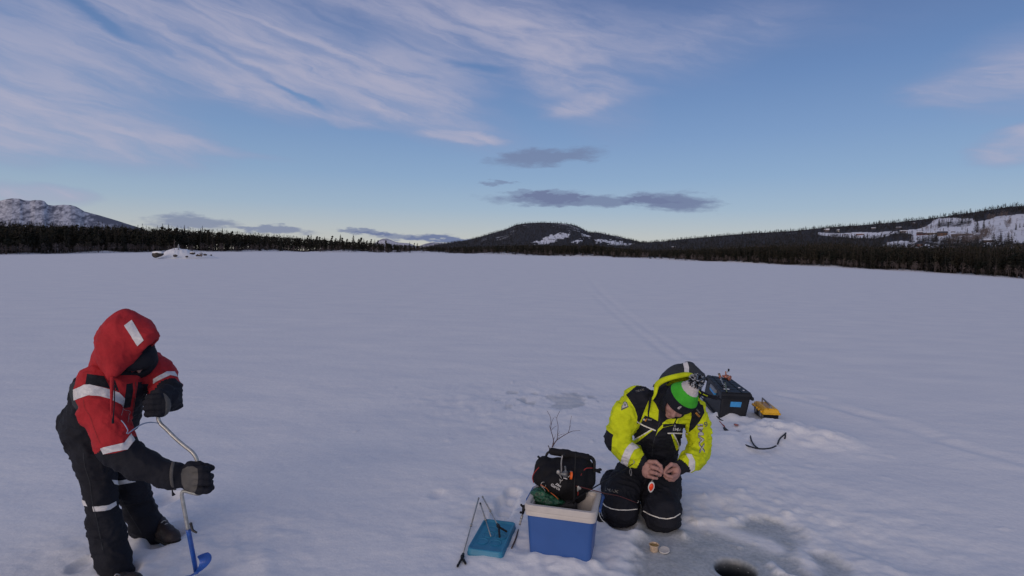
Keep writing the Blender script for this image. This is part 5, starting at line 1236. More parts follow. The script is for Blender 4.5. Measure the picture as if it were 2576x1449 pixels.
    for kx, ky, Y_ in ((1560, 1282, 4.25), (1665, 1293, 4.17)):
        k_ = np.array(P(kx, ky, Y_)); a = np.array((k_[0] + .02, k_[1] + .42, .11)); s = SDF(); s.chain([(a, .075), (a + (0, .09, -.01), .058), (a + (0, .13, -.06), .04)], k=.03); V, F, vid = prep(s, .008, 2); solid('boot', V, F, bt, root)
person_kneeling()

def lure():
    c = P(1638, 1226, 4.08); root = empty('fishing_lure', tuple(P(1638, 1243, 4.08)), 0, 'orange-red spoon lure with a white rim hanging from the bare hand', 'lure')
    wh = mat('white_enamel', (.75, .72, .68), rough=.3, noise_amt=.05); rd = mat('fluorescent_red', (.95, .06, .01), rough=.35, noise_amt=.1)
    q = lambda a, b_, Y_=4.08: P(1481.2 + a * .18667, 1094.8 + b_ * .18667, Y_)
    def leaf(name, sc, y0, m_, th):
        ring = []; n = 26
        for i in range(n):
            t = i / n * 2 * math.pi; rx = 44 * sc; yy = -math.cos(t); xx = math.sin(t) * (1 - .22 * (yy > 0) * yy ** 2) * (1 if yy < .0 else (1 - yy ** 2 * .15)); ring.append((842 + xx * rx - yy * 8, 700 + yy * 74 * sc))
        V = [tuple(q(a, b_, 4.08 + y0)) for a, b_ in ring] + [tuple(q(a, b_, 4.08 + y0 + th)) for a, b_ in ring] + [tuple(q(842, 690, 4.08 + y0 - .004))]
        f = [(i, (i + 1) % n, 2 * n) for i in range(n)] + [(i, i + n, (i + 1) % n + n, (i + 1) % n) for i in range(n)] + [tuple(range(n, 2 * n))]
        me = bpy.data.meshes.new(name); me.from_pydata(V, [], f); me.update(); return adopt(link(name, me, m_), root)
    leaf('spoon', 1.0, 0, wh, .003); leaf('spoon_face', .70, -.0045, rd, .002)
    ln = mat('fishing_line', (.3, .3, .3), rough=.4)
    tube('split_ring', [q(838, 625), q(845, 618), q(855, 624), q(850, 632)], .0014, TUBE_S, root); tube('line', [q(846, 618), q(880, 590, 4.09), q(1003, 510, 4.10)], .0012, ln, root, sm=3)
    tube('hook', [q(828, 778), q(826, 800), q(815, 812), q(808, 802)], .0014, BLACK, root)
lure()
# ------------------------------------------------------------------ gear on the ice
BLUE = mat('blue_plastic', (.030, .095, .31), rough=.45, noise_amt=.06, noise_scale=6); WPL = mat('white_plastic', (.52, .48, .44), rough=.5, noise_amt=.08, noise_scale=12)
TEAL = mat('teal_blue_plastic', (.025, .20, .34), rough=.5, noise_amt=.1, noise_scale=10); BPL = mat('black_plastic_tub', (.010, .012, .017), rough=.55, noise_amt=.25, noise_scale=15, spec=.25)
BKP = mat('black_hard_plastic', (.008, .008, .010), rough=.45, spec=.25); STEEL = mat('dull_steel', (.35, .34, .32), rough=.4, metal=.5, noise_amt=.2)
def local(o, loc, rz): o.location = loc; o.rotation_euler = (0, 0, rz)
def cooler():
    a = np.array(G(1329, 1397)); b = np.array(G(1486, 1421)); u = b - a; rz = math.atan2(u[1], u[0]); w = .205; d = .15
    un = nrm(u); v = np.array((-un[1], un[0], 0)); c = (a + b) / 2 + v * d
    root = empty('cooler_box', (c[0], c[1], -.012), rz, 'open blue cooler box with white rim, packed with a black bag', 'cooler box')
    fl = lambda t: 1 + .10 * t
    body = [rrect(w * fl(z / .30), d * fl(z / .30), .035, z) for z in (.012, .06, .15, .25, .300)]
    loft('box_body', [rrect(w * .97, d * .97, .03, .0)] + body, BLUE, root, cap1=False)
    W, D = w * 1.10, d * 1.10
    loft('rim', [rrect(W, D, .035, .298), rrect(W + .012, D + .012, .038, .300), rrect(W + .014, D + .014, .04, .318), rrect(W + .012, D + .012, .04, .330), rrect(W + .016, D + .016, .042, .334), rrect(W + .017, D + .017, .042, .362), rrect(W + .010, D + .010, .038, .372), rrect(W - .012, D - .012, .03, .372),
                 rrect(W - .018, D - .018, .028, .366), rrect(W - .020, D - .020, .028, .352), rrect(W - .028, D - .028, .026, .346), rrect(W - .045, D - .045, .02, .06)], WPL, root, cap0=False, cap1=True)
    # folding bail handle, dropped to the back
    for q in (-1, 1):
        x = q * (W + .026); h = hexa('handle_arm', bx8((x, .06, .335), (.007, .10, .016)), BLUE, None, bev=.006); h.parent = root; p = lathe('pivot', [(.018, -.006), (.018, .006), (.012, .009)], BLUE, (x, -.03, .335), (1, 0, 0)); p.parent = h
    h = tube('handle_bar', [(-(W + .026), .16, .335), (-(W + .02), .185, .337), (-W + .03, .19, .338), (W - .03, .19, .338), (W + .02, .185, .337), (W + .026, .16, .335)], .013, BLUE, sm=5); h.parent = root
    return root, c, rz
cool, cc_, crz = cooler()
def cooler_lid():
    p = [np.array(G(x, y, .05)) for x, y in ((1177, 1379), (1266, 1392), (1299, 1311), (1213, 1302))]; c = sum(p) / 4; u = (p[1] - p[0] + p[2] - p[3]) / 2; v = (p[3] - p[0] + p[2] - p[1]) / 2
    rz = math.atan2(u[1], u[0]); w = np.linalg.norm(u) / 2; d = abs(v @ np.array((-nrm(u)[1], nrm(u)[0], 0))) / 2
    root = empty('cooler_lid', (c[0], c[1], -.008), rz, 'teal blue cooler lid with cup hollows lying flat beside the cooler', 'cooler lid')
    L = [rrect(w * .97, d * .97, .03, 0), rrect(w, d, .035, .006), rrect(w, d, .035, .022), rrect(w * .975, d * .985, .034, .026), rrect(w * .975, d * .985, .034, .045), rrect(w * .95, d * .965, .03, .054), rrect(w * .90, d * .935, .028, .056), rrect(w * .86, d * .91, .026, .052), rrect(w * .80, d * .875, .022, .044), rrect(w * .78, d * .865, .02, .043)]
    loft('lid_shell', L, TEAL, root, sharp=50)
    for x, y in ((-.48, -.45), (.42, -.45), (-.30, .05), (.58, .05), (-.2, .50)):
        o = lathe('cup_hollow', [(.040, 0), (.040, .0035), (.036, .0042), (.033, .001), (.0, .0005)], TEAL, cap=False); o.parent = root; o.location = (x * w * .82, y * d * .85, .0432)
cooler_lid()
def rod_rest(pts, base_z, label, tips, joint=None, ball=None, fork=True, grp='telescopic rod rests'):
    """pts: far end and fork base as world points"""
    a, b = np.array(pts[0]), np.array(pts[1]); m_ = (a + b) / 2; root = empty('rod_rest', (m_[0], m_[1], min(a[2], b[2]) - .006), 0, label, 'rod rest', grp)
    mid = a + (b - a) * .5; tube('tube_section', [a, a + (b - a) * .52], .0062, STEEL, root, sm=1); tube('tube_section', [a + (b - a) * .5, b], .0042, STEEL, root, sm=1)
    tube('cap', [a - nrm(b - a) * .008, a + nrm(b - a) * .02], .0075, BKP if ball else STEEL, root, sm=1)
    j = a + (b - a) * .52; tube('clamp', [j - nrm(b - a) * .015, j + nrm(b - a) * .012], .009, STEEL, root, sm=1)
    if fork:
        s = SDF(); d = nrm(b - a); s.cap(b - d * .02, b + d * .03, .010, .011, k=.005); s.ell(b + d * .01, .014, k=.004)
        for t in tips: t = np.array(t); k = b + d * .03; s.cap(k, k + (t - k) * .55 + d * (-.006), .008, .0075, k=.004); s.cap(k + (t - k) * .55 + d * (-.006), t, .0075, .008, k=.004)
        V, F, i = prep(s, .0028, 1); solid('fork', V, F, BKP, root)
    if joint: s = SDF(); s.cap(joint[0], joint[1], .005, .009, k=.003); V, F, i = prep(s, .0025, 1); solid('knob', V, F, BKP, root)
    return root
rod_rest((G(1204, 1254, .03), G(1164, 1398, .012)), 0, 'silver rod rest lying left of the cooler lid, fork towards the camera', [G(1151, 1424, .008), G(1171, 1417, .008)])
rod_rest((G(1214, 1250, .035), G(1253, 1322, .075)), 0, 'silver rod rest lying across the cooler lid with its black fork on the lid', [G(1274, 1337, .066), G(1257, 1350, .064)], joint=(P(1250, 1330, 4.02), P(1246, 1326, 4.0)))
rod_rest((G(1208.5, 1267, .035), G(1234.8, 1349, .062)), 0, 'short plain rod rest without a fork resting on the cooler lid', [], ball=1, fork=False)
rod_rest((P(1308, 1318, 3.84), P(1317, 1284, 3.86)), 0, 'rod rest leaning on the left side of the cooler box', [P(1311, 1270, 3.86), P(1323, 1280, 3.86)], joint=(P(1313, 1290, 3.84), P(1310, 1289, 3.83)))
sticky = empty('stick', tuple(G(1295, 1356)), 0, 'thin brown stick lying against the right edge of the cooler lid', 'stick')
tube('bark_stem', [G(1304, 1332, .015), G(1297, 1356, .014), G(1287, 1379, .012)], [.004, .006, .005], mat('stick_bark', (.08, .05, .035)), sticky)

def bag():
    BAGC = mat('black_bag_fabric', (.009, .009, .011), rough=.75, noise_amt=.2, bump=.4, bump_scale=300, spec=.2); rp = mat('red_cord', (.30, .02, .015), rough=.6)
    q = lambda a, b_, Y_: P(*c6(a, b_), Y_)
    base = q(1280, 700, 3.84); root = empty('fishing_backpack', tuple(base), 0, 'black fishing bag with padded frame handle standing in the cooler', 'bag')
    s = SDF(); M = frame((.12, 1, .25), (-.12, -.2, 1))
    s.box(q(1275, 430, 3.93), (.160, .085, .115), M, rad=.04, k=.05); s.box(q(1290, 325, 3.96), (.155, .06, .05), M, rad=.03, k=.03); s.box(q(1280, 550, 3.88), (.13, .075, .095), M, rad=.05, k=.05); s.ell(q(1230, 500, 3.82), (.11, .06, .075), M, k=.04); s.cap(q(1060, 300, 3.97), q(1040, 430, 3.93), .05, .06, k=.04); s.cap(q(1500, 340, 3.97), q(1510, 470, 3.93), .05, .06, k=.04)
    s.ell(q(1400, 500, 3.82), (.05, .04, .07), M, k=.03)
    V, F, vid = prep(s, .0065, 2, amp=.010, sc=8, seed=23, dirv=(1, 0, 0), stretch=1.5); solid('bag_body', V, F, BAGC, root); bv = bvh_of(V, F)
    wp = mat('white_print', (.55, .55, .55), rough=.6); x, y = c6(1214, 512); on_surface('logo', text2d('Abu', x, y, 15, 26, 1, .02), bv, wp, root, lift=.004); x, y = c6(1186, 532); on_surface('logo', text2d('Garcia', x, y, 26, 29, 1, .02), bv, wp, root, lift=.004)
    # padded handle on a bent tube frame
    s = SDF(); s.cap(q(1150, 168, 4.0), q(1300, 190, 3.98), .026, .027, k=.02); s.cap(q(1300, 190, 3.98), q(1508, 232, 3.96), .027, .027, k=.02); V, F, vid = prep(s, .005, 1, amp=.004, sc=25, seed=2); solid('handle_pad', V, F, BAGC, root)
    tube('frame_tube', [q(1130, 330, 4.0), q(1092, 260, 4.01), q(1092, 205, 4.01), q(1115, 175, 4.01), q(1150, 168, 4.0)], .009, BKP, root); tube('frame_tube', [q(1500, 225, 3.96), q(1545, 225, 3.96), q(1580, 265, 3.96), q(1582, 330, 3.95), q(1580, 480, 3.93)], .0125, BKP, root)
    tube('frame_tube', [q(1500, 250, 3.97), q(1540, 275, 3.97), q(1562, 320, 3.96), q(1560, 400, 3.95)], .009, BKP, root)
    for pts in ([q(1060, 245, 3.98), q(1030, 240, 3.97), q(1004, 218, 3.97)], [q(1580, 350, 3.94), q(1620, 360, 3.94), q(1652, 350, 3.95)], [q(1580, 350, 3.94), q(1610, 368, 3.94), q(1640, 380, 3.95)]): tube('strap_end', pts, [.016, .018, .016], BAGC, root, flat=.45)
    tube('red_trim', [q(1015, 330, 3.86), q(965, 390, 3.86), q(948, 440, 3.86), q(960, 490, 3.85)], .003, rp, root); tube('red_trim', [q(1565, 338, 3.86), q(1500, 342, 3.84), q(1455, 390, 3.82), q(1435, 460, 3.80), q(1420, 560, 3.78), q(1415, 620, 3.78)], .003, rp, root)
    # line ring and tied lures
    ring = [q(1060 + 24 * math.cos(a), 512 + 30 * math.sin(a), 3.77) for a in np.linspace(0, 5.2, 12)]; tube('snap_ring', ring, .0022, STEEL, root); tube('snap_ring', [q(1040, 510, 3.77), q(1062, 545, 3.76), q(1080, 578, 3.76)], .002, STEEL, root)
    tube('bait_line', [q(1030, 508, 3.77), q(1090, 545, 3.76), q(1120, 582, 3.76)], .0024, mat('orange_bait', (.45, .10, .02)), root)
    tube('bait_line', [q(1135, 590, 3.77), q(1180, 625, 3.76), q(1215, 660, 3.76)], .0028, mat('orange_bait', (.45, .10, .02)), root)
    s = SDF(); s.ell(q(1420, 545, 3.76), (.010, .005, .018)); s.ell(q(1438, 548, 3.76), (.008, .004, .010), k=.004); s.ell(q(1412, 570, 3.76), (.004, .004, .009), k=.003); V, F, vid = prep(s, .0022, 0); solid('silver_spinner', V, F, STEEL, root)
    return bv
bag()
def green_bag():
    q = lambda a, b_, Y_: P(*c6(a, b_), Y_); root = empty('net_bag', tuple(q(1080, 690, 3.8)), 0, 'crumpled dark green bag stuffed under the black bag in the cooler', 'bag')
    gm = mat('green_foil', (.012, .07, .035), rough=.35, noise_amt=.7, noise_scale=60, bump=.6, bump_scale=90)
    s = SDF(); s.ell(q(1020, 625, 3.82), (.062, .05, .055)); s.ell(q(1100, 670, 3.80), (.06, .05, .04), k=.04); s.ell(q(1190, 690, 3.79), (.06, .04, .025), k=.04); V, F, vid = prep(s, .005, 1, amp=.012, sc=18, seed=31); solid('crumpled_foil', V, F, gm, root)
    fm = mat('cooler_filling', (.02, .02, .022)); s = SDF(); s.box(q(1250, 720, 3.85), (.10, .08, .05), None, rad=.03); V, F, vid = prep(s, .008, 1, amp=.01, sc=10, seed=4); solid('lower_bundle', V, F, fm, root)
green_bag()
def reel(root, c, ax, sc, body, spool, parts_y=(0, -1, 0), knob_pts=None):
    """spinning reel: body, spool, bail, foot and crank, about c with the spool axis ax"""
    c = np.array(c, float); ax = nrm(ax); side = nrm(np.cross(ax, (0, 0, 1))); up = np.cross(side, ax)
    s = SDF(); s.ell(c, (.020 * sc, .018 * sc, .022 * sc), k=.008); s.cap(c, c - ax * .03 * sc, .016 * sc, .009 * sc, k=.008); s.cap(c + up * .01 * sc, c + up * .045 * sc - ax * .01 * sc, .006 * sc, .006 * sc, k=.006); V, F, i = prep(s, .0025, 1); solid('reel_body', V, F, body, root)
    lathe('spool', [(.012 * sc, .010 * sc), (.024 * sc, .012 * sc), (.024 * sc, .018 * sc), (.019 * sc, .020 * sc), (.019 * sc, .034 * sc), (.024 * sc, .036 * sc), (.022 * sc, .042 * sc), (.004, .044 * sc)], spool, c, ax, root)
    pts = [c + ax * .015 * sc + (side * math.cos(a) + up * math.sin(a) * .6) * .032 * sc + ax * .02 * sc * math.sin(a) for a in np.linspace(-.2, 3.4, 9)]; tube('bail_wire', pts, .0022 * sc, STEEL, root)
    if knob_pts:
        tube('crank_arm', knob_pts[:-1], .004 * sc, STEEL, root, sm=3); tube('crank_knob', knob_pts[-2:], .008 * sc, BKP, root, sm=1)
def rods():
    q = lambda a, b_, Y_: P(*c6(a, b_), Y_)
    # rod with the orange-ringed reel, standing on end in the cooler
    root = empty('fishing_rod', tuple(q(1375, 720, 3.76)), 0, 'short black rod with orange-ringed reel standing against the black bag', 'fishing rod')
    tube('rod_blank', [q(1391, 170, 3.80), q(1386, 330, 3.77), q(1380, 500, 3.745), q(1374, 710, 3.73)], [.0025, .0035, .005, .006], BKP, root)
    orange = mat('orange_anodised', (.75, .12, .01), rough=.35, noise_amt=.1); gr = mat('grey_reel', (.13, .14, .15), rough=.35, metal=.4, noise_amt=.3, noise_scale=40)
    reel(root, q(1290, 402, 3.75), (1, .0, -.12), 1.15, gr, BKP, knob_pts=[q(1245, 385, 3.73), q(1246, 340, 3.72), q(1244, 300, 3.71), q(1248, 250, 3.70), q(1258, 205, 3.70), q(1285, 203, 3.70)])
    lathe('spool_ring', [(.020, .0), (.0265, .001), (.0265, .013), (.020, .014)], orange, q(1335, 412, 3.715), (1, 0, -.12), root)
    s = SDF(); s.ell(q(1215, 380, 3.74), (.014, .010, .016)); s.cap(q(1215, 385, 3.74), q(1245, 440, 3.74), .006, .004, k=.006); V, F, i = prep(s, .0025, 1); solid('rotor_arm', V, F, STEEL, root)
    tube('reel_foot', [q(1240, 455, 3.745), q(1236, 475, 3.745), q(1234, 495, 3.745)], .003, STEEL, root); tube('reel_foot', [q(1226, 450, 3.745), q(1236, 472, 3.745), q(1262, 458, 3.745)], .003, STEEL, root); tube('bail_wire', [q(1268, 440, 3.73), q(1290, 446, 3.72), q(1305, 452, 3.72)], .003, mat('white_plastic_clip', (.6, .6, .6)), root)
    # black rod reaching up to the kneeling man's sleeve
    root = empty('fishing_rod', tuple(q(1320, 700, 3.74)), 0, 'long black rod slanting from the cooler up to the yellow sleeve', 'fishing rod')
    tip = P(1592, 1167, 4.08); tube('rod_blank', [q(1315, 700, 3.74), q(1420, 635, 3.78), q(1630, 510, 3.88), q(1844, 385, 3.99), tip], [.006, .0055, .0045, .004, .0035], BKP, root)
    tube('tip_ring', [tip, P(1596, 1163, 4.07), P(1593, 1158, 4.07)], .003, STEEL, root); tube('line_guide', [q(1505, 585, 3.83), q(1503, 610, 3.83), q(1512, 633, 3.83), q(1515, 612, 3.83), q(1507, 590, 3.83)], .0018, STEEL, root)
    tube('line_guide', [P(1586, 1178, 4.05), P(1584, 1187, 4.05), P(1587, 1197, 4.05), P(1589, 1190, 4.05), P(1587, 1180, 4.05)], .0016, STEEL, root)
    # thin red rod across the knee
    root = empty('fishing_rod', tuple(q(1400, 525, 3.76)), 0, 'thin dark red rod running from the cooler across the kneeling man\'s knee', 'fishing rod')
    dr = mat('dark_red_blank', (.10, .018, .014), rough=.35)
    tube('rod_blank', [q(1395, 522, 3.76), q(1550, 560, 3.80), q(1700, 600, 3.86), P(1557, 1248, 3.98), P(1602, 1265, 4.02)], [.004, .0036, .003, .0026, .002], dr, root); tube('tip_ring', [P(1602, 1265, 4.02), P(1606, 1263, 4.02), P(1605, 1259, 4.02)], .0018, STEEL, root)
rods()
def bait():
    root = empty('bait_cup', tuple(G(1645, 1389)), 0, 'small clear tub of yellow maggots standing open on the ice', 'bait cup'); z0 = -.036
    c = G(1645, 1386, z0); cl = mat('clear_tub_plastic', (.50, .38, .27), rough=.35, noise_amt=.25, noise_scale=60); mg = mat('yellow_maggots', (.42, .27, .09), rough=.6, noise_amt=.5, noise_scale=140, bump=1, bump_scale=200)
    lathe('tub', [(.024, 0), (.027, .002), (.031, .040), (.036, .042), (.037, .047), (.034, .049), (.032, .044), (.031, .040)], cl, c, parent=root, cap=False); lathe('bait', [(.0305, .034), (.028, .038), (.015, .041), (.0, .041)], mg, c, parent=root, cap=False)
    r_ = np.random.default_rng(4); s = SDF()
    for i in range(26): a = r_.random() * 6.28; rr = .026 * math.sqrt(r_.random()); p = np.array(c) + (rr * math.cos(a), rr * math.sin(a), .041); d = nrm(r_.normal(size=3) * (1, 1, .2)); s.cap(p - d * .004, p + d * .004, .0018, k=.0008)
    V, F, i = s.mesh(.0011); solid('maggots', V, F, mg, root)
    root = empty('tub_lid', tuple(G(1671, 1386)), 0, 'round white plastic tub lid lying beside the bait cup', 'lid'); c = G(1671, 1384, z0 + .012); lathe('lid_disc', [(.037, -.004), (.0385, 0), (.0385, .003), (.036, .005), (.033, .0035), (.0, .0035)], mat('white_lid', (.55, .53, .50), rough=.5), c, (-.15, -.12, 1), root)
bait()
def twig():
    root = empty('bare_twig', tuple(G(1393, 1133)), 0, 'leafless forked twig stuck upright in the snow behind the bag', 'twig'); bk = mat('twig_bark', (.07, .04, .045)); q = lambda a, b_, Y_=5.85: P(1094.8 + a * .2 , 901.6 + b_ * .2, Y_)
    t = lambda pts, r0, r1: tube('twig_branch', [q(*p) for p in pts], list(np.linspace(r0, r1, len(pts))), bk, root, seg=6, sm=4)
    t([(1470, 1140), (1478, 1095), (1490, 1040)], .0075, .006); t([(1490, 1040), (1475, 970), (1455, 905), (1455, 830), (1450, 740), (1408, 662)], .005, .002); t([(1455, 900), (1440, 860), (1436, 838)], .003, .0015); t([(1455, 850), (1470, 790), (1500, 733)], .003, .0012)
    t([(1462, 905), (1490, 870), (1530, 848)], .0025, .001); t([(1476, 1110), (1505, 1060), (1532, 1025)], .006, .005); t([(1532, 1025), (1540, 940), (1545, 850), (1530, 748), (1568, 662)], .004, .0018); t([(1530, 748), (1505, 735)], .002, .001)
    t([(1532, 1025), (1600, 980), (1672, 938), (1740, 912), (1826, 908)], .0045, .0015); t([(1672, 938), (1690, 880), (1700, 800), (1716, 722)], .003, .0015); t([(1690, 880), (1702, 842)], .002, .001); t([(1545, 975), (1590, 955), (1636, 950)], .002, .001); t([(1490, 1020), (1505, 985), (1510, 952)], .0025, .001); t([(1545, 960), (1560, 930), (1565, 910)], .002, .001); t([(1540, 1005), (1562, 985)], .002, .001)
    root = empty('bare_twig', tuple(G(1385, 1143)), 0, 'tiny dry twig poking from the snow beside the forked twig', 'twig'); tube('twig_branch', [P(1383, 1132, 5.7), P(1381, 1125, 5.7), P(1379, 1121, 5.7)], [.004, .004, .006], bk, root)
twig()
def tote():
    q = lambda a, b_: c5o(a, b_)
    FLb, FRb, BLb = [np.array(G(*p)) for p in (q(460, 872), q(842, 892), q(215, 602))]; BRb = FRb + (BLb - FLb) * .93
    H = .355; FL, FR, BR, BL = [np.array(G(x, y, H)) for x, y in (q(500, 482), q(940, 497), q(640, 281), q(286, 226))]
    for v in (FLb, FRb, BRb, BLb): v[2] = -.02
    c = (FLb + FRb + BRb + BLb) / 4; root = empty('storage_box', tuple(c), 0, 'large dark grey lidded storage box with blue tape labels', 'storage box')
    t = lambda k: [FLb + (FL - FLb) * k, FRb + (FR - FRb) * k, BRb + (BR - BRb) * k, BLb + (BL - BLb) * k]
    lift = np.array((0, 0, 1.0)); ins = lambda pts, k, z: [np.array((*(p + (sum(pts) / 4 - p) * k)[:2], z)) for p in pts]
    hexa('tub_body', ins(t(0), .03, -.02) + ins(t(1), .05, H - .055), BPL, root, bev=.025, seg=3)
    hexa('tub_collar', ins(t(1), .035, H - .085) + ins(t(1), .02, H - .045), BPL, root, bev=.006); hexa('lid_panel', ins(t(1), -.012, H - .045) + ins(t(1), .02, H - .012), BPL, root, bev=.008)
    top = ins(t(1), .02, H - .012); bil = lambda u, v: top[0] * (1 - u) * (1 - v) + top[1] * u * (1 - v) + top[2] * u * v + top[3] * (1 - u) * v
    def pad(u0, u1, v0, v1, h, nm='lid_rib'):
        a = [bil(u0, v0), bil(u1, v0), bil(u1, v1), bil(u0, v1)]; hexa(nm, [p - lift * .002 for p in a] + [p + lift * h for p in a], BPL, root, bev=.003, seg=2)
    for i in range(6):
        v0 = .015 + i * .165; v1 = v0 + .145
        for u0, u1 in ((.02, .17), (.20, .66), (.69, .98)): pad(u0, u1, v0, v1, .013, 'lid_panel')
    # edge latches and handles
    un = nrm(FR - FL); vn_ = nrm(BL - FL)
    for p, h in ((bil(1.02, .02) - lift * .06, (.018, .03, .022)), (bil(-.01, .97) - lift * .045, (.02, .035, .025))):
        s = SDF(); s.box(p, h, None, rad=.012); V, F, i = prep(s, .004, 1); solid('latch', V, F, BPL, root)
    tape = mat('blue_tape', (.03, .27, .60), rough=.55, noise_amt=.12, noise_scale=30)
    fn = nrm(np.cross(un, lift)); 
    bvs = [bvh_of(np.array([v.co for v in o.data.vertices]), [list(p.vertices) for p in o.data.polygons]) for o in []]
    # front label and side label follow the sloping walls
    B0 = ins(t(0), .03, -.02); B1 = ins(t(1), .05, H - .055)
    def wall(i, j, u, v, off): a = B0[i] + (B0[j] - B0[i]) * u; b = B1[i] + (B1[j] - B1[i]) * u; n_ = nrm(np.cross(B0[j] - B0[i], lift)); return a + (b - a) * v + n_ * off
    for i, j, u0, u1, v0, v1 in ((0, 1, .34, .72, .60, .80),):
        hexa('tape_label', [wall(i, j, u0, v0, -.002), wall(i, j, u1, v0 + .0, -.002), wall(i, j, u1, v0, .004), wall(i, j, u0, v0, .004)] + [wall(i, j, u0, v1, -.002), wall(i, j, u1, v1, -.002), wall(i, j, u1, v1, .004), wall(i, j, u0, v1, .004)], tape, root, bev=0)
    gh = mat('grey_tape', (.20, .21, .23), rough=.6); o0, o1 = .012, .030
    n_ = nrm(np.cross(BLb - FLb, lift)) * -1; n_ = -n_ if n_[0] > 0 else n_
    S = lambda u, z, off: np.array((*(FL + (BL - FL) * u)[:2], z)) + n_ * off
    hexa('side_handle', [S(.28, H - .085, -.01), S(.60, H - .085, -.01), S(.60, H - .085, .026), S(.28, H - .085, .026), S(.28, H - .042, -.01), S(.60, H - .042, -.01), S(.60, H - .042, .020), S(.28, H - .042, .020)], gh, root, bev=.004)
    hexa('tape_label', [S(.30, H - .115, -.0), S(.58, H - .115, 0), S(.58, H - .115, .0285), S(.30, H - .115, .0285), S(.30, H - .084, 0), S(.58, H - .084, 0), S(.58, H - .084, .0285), S(.30, H - .084, .0285)], tape, root, bev=.001)
    for u in (.14, .76): hexa('wall_rib', [S(u, -.01, -.06), S(u + .02, -.01, -.06), S(u + .02, -.01, -.02), S(u, -.01, -.02), S(u, H - .08, -.02), S(u + .02, H - .08, -.02), S(u + .02, H - .08, .006), S(u, H - .08, .006)], BPL, root, bev=.003)
    # specks of snow on the lid
    r_ = np.random.default_rng(8)
    for i in range(7): s = SDF(); u, v = r_.random() * .7 + .2, r_.random() * .7 + .05; s.ell(bil(u, v) + lift * .013, (r_.uniform(.008, .024), r_.uniform(.012, .045), .005), k=.004); V, F, _i = s.mesh(.004); V = relax(V, F, 1); solid('snow_crust', V, F, SNOW, root)
    # rod with a reel lying across the lid
    orr = mat('copper_reel', (.38, .13, .08), rough=.35, metal=.4, noise_amt=.5, noise_scale=50); cork = mat('cork_grip', (.30, .19, .11), rough=.9, noise_amt=.4, noise_scale=90); grn = mat('olive_blank', (.13, .16, .08), rough=.4)
    p0 = P(*q(468, 222), 7.75); p1 = P(*q(485, 262), 7.62); p2 = P(*q(520, 360), 7.35); p3 = P(*q(545, 405), 7.2)
    root = empty('fishing_rod', tuple(p2), 0, 'short ice rod with copper-coloured reel lying on the storage box lid', 'fishing rod')
    tube('grip', [p0, p1], [.018, .016], cork, root, sm=1); tube('reel_seat', [p1, P(*q(480, 268), 7.6)], .019, orr, root, sm=1); tube('rod_blank', [p1, p2, p3], [.008, .006, .005], TUBE_S, root); tube('rod_blank', [P(*q(552, 340), 7.4), P(*q(562, 395), 7.2), P(*q(574, 470), 7.0)], [.008, .007, .006], grn, root)
    reel(root, P(*q(565, 262), 7.5), (.6, -.7, -.1), 1.5, orr, orr, knob_pts=[P(*q(566, 250), 7.5), P(*q(566, 205), 7.5), P(*q(582, 192), 7.5), P(*q(602, 182), 7.5), P(*q(604, 148), 7.5)])
    s = SDF(); s.ell(P(*q(545, 290), 7.45), (.028, .03, .014)); s.cap(P(*q(515, 285), 7.5), P(*q(600, 315), 7.4), .010, .008, k=.01); s.ell(P(*q(522, 378), 7.28), (.016, .014, .010)); V, F, i = prep(s, .004, 1); solid('reel_clamp', V, F, BKP, root)
    s = SDF(); s.ell(P(*q(608, 295), 7.42), (.014, .012, .020)); s.ell(P(*q(540, 245), 7.55), (.016, .012, .012)); V, F, i = prep(s, .004, 1); solid('side_plate', V, F, orr, root)
    # flat sledge under the box, mostly drifted over
    root = empty('sled', tuple(c), 0, 'black pulling sled under the storage box, mostly buried in snow', 'sled')
    a = np.array(G(*q(205, 578))); b = np.array(G(*q(330, 730))); d_ = np.array(G(*q(480, 885), .0)); e = BRb - FRb
    a[2] = .045; b[2] = .04; d_[2] = .02
    right = nrm(FRb - FLb); tube('sled_edge', [a - (d_ - a) * .1, a, b, d_, d_ + right * .10 + (0, -.03, -.01)], .011, BPL, root, flat=.6); hexa('sled_floor', [FLb - right * .05 - (0, .03, .03), FRb + right * .05 - (0, .03, .03), BRb + right * .05 - (0, 0, .03), BLb - right * .05 - (0, 0, .03)] + [p + (0, 0, .028) for p in (FLb - right * .05 - (0, .03, .03), FRb + right * .05 - (0, .03, .03), BRb + right * .05 - (0, 0, .03), BLb - right * .05 - (0, 0, .03))], BPL, root, bev=.006)
tote()
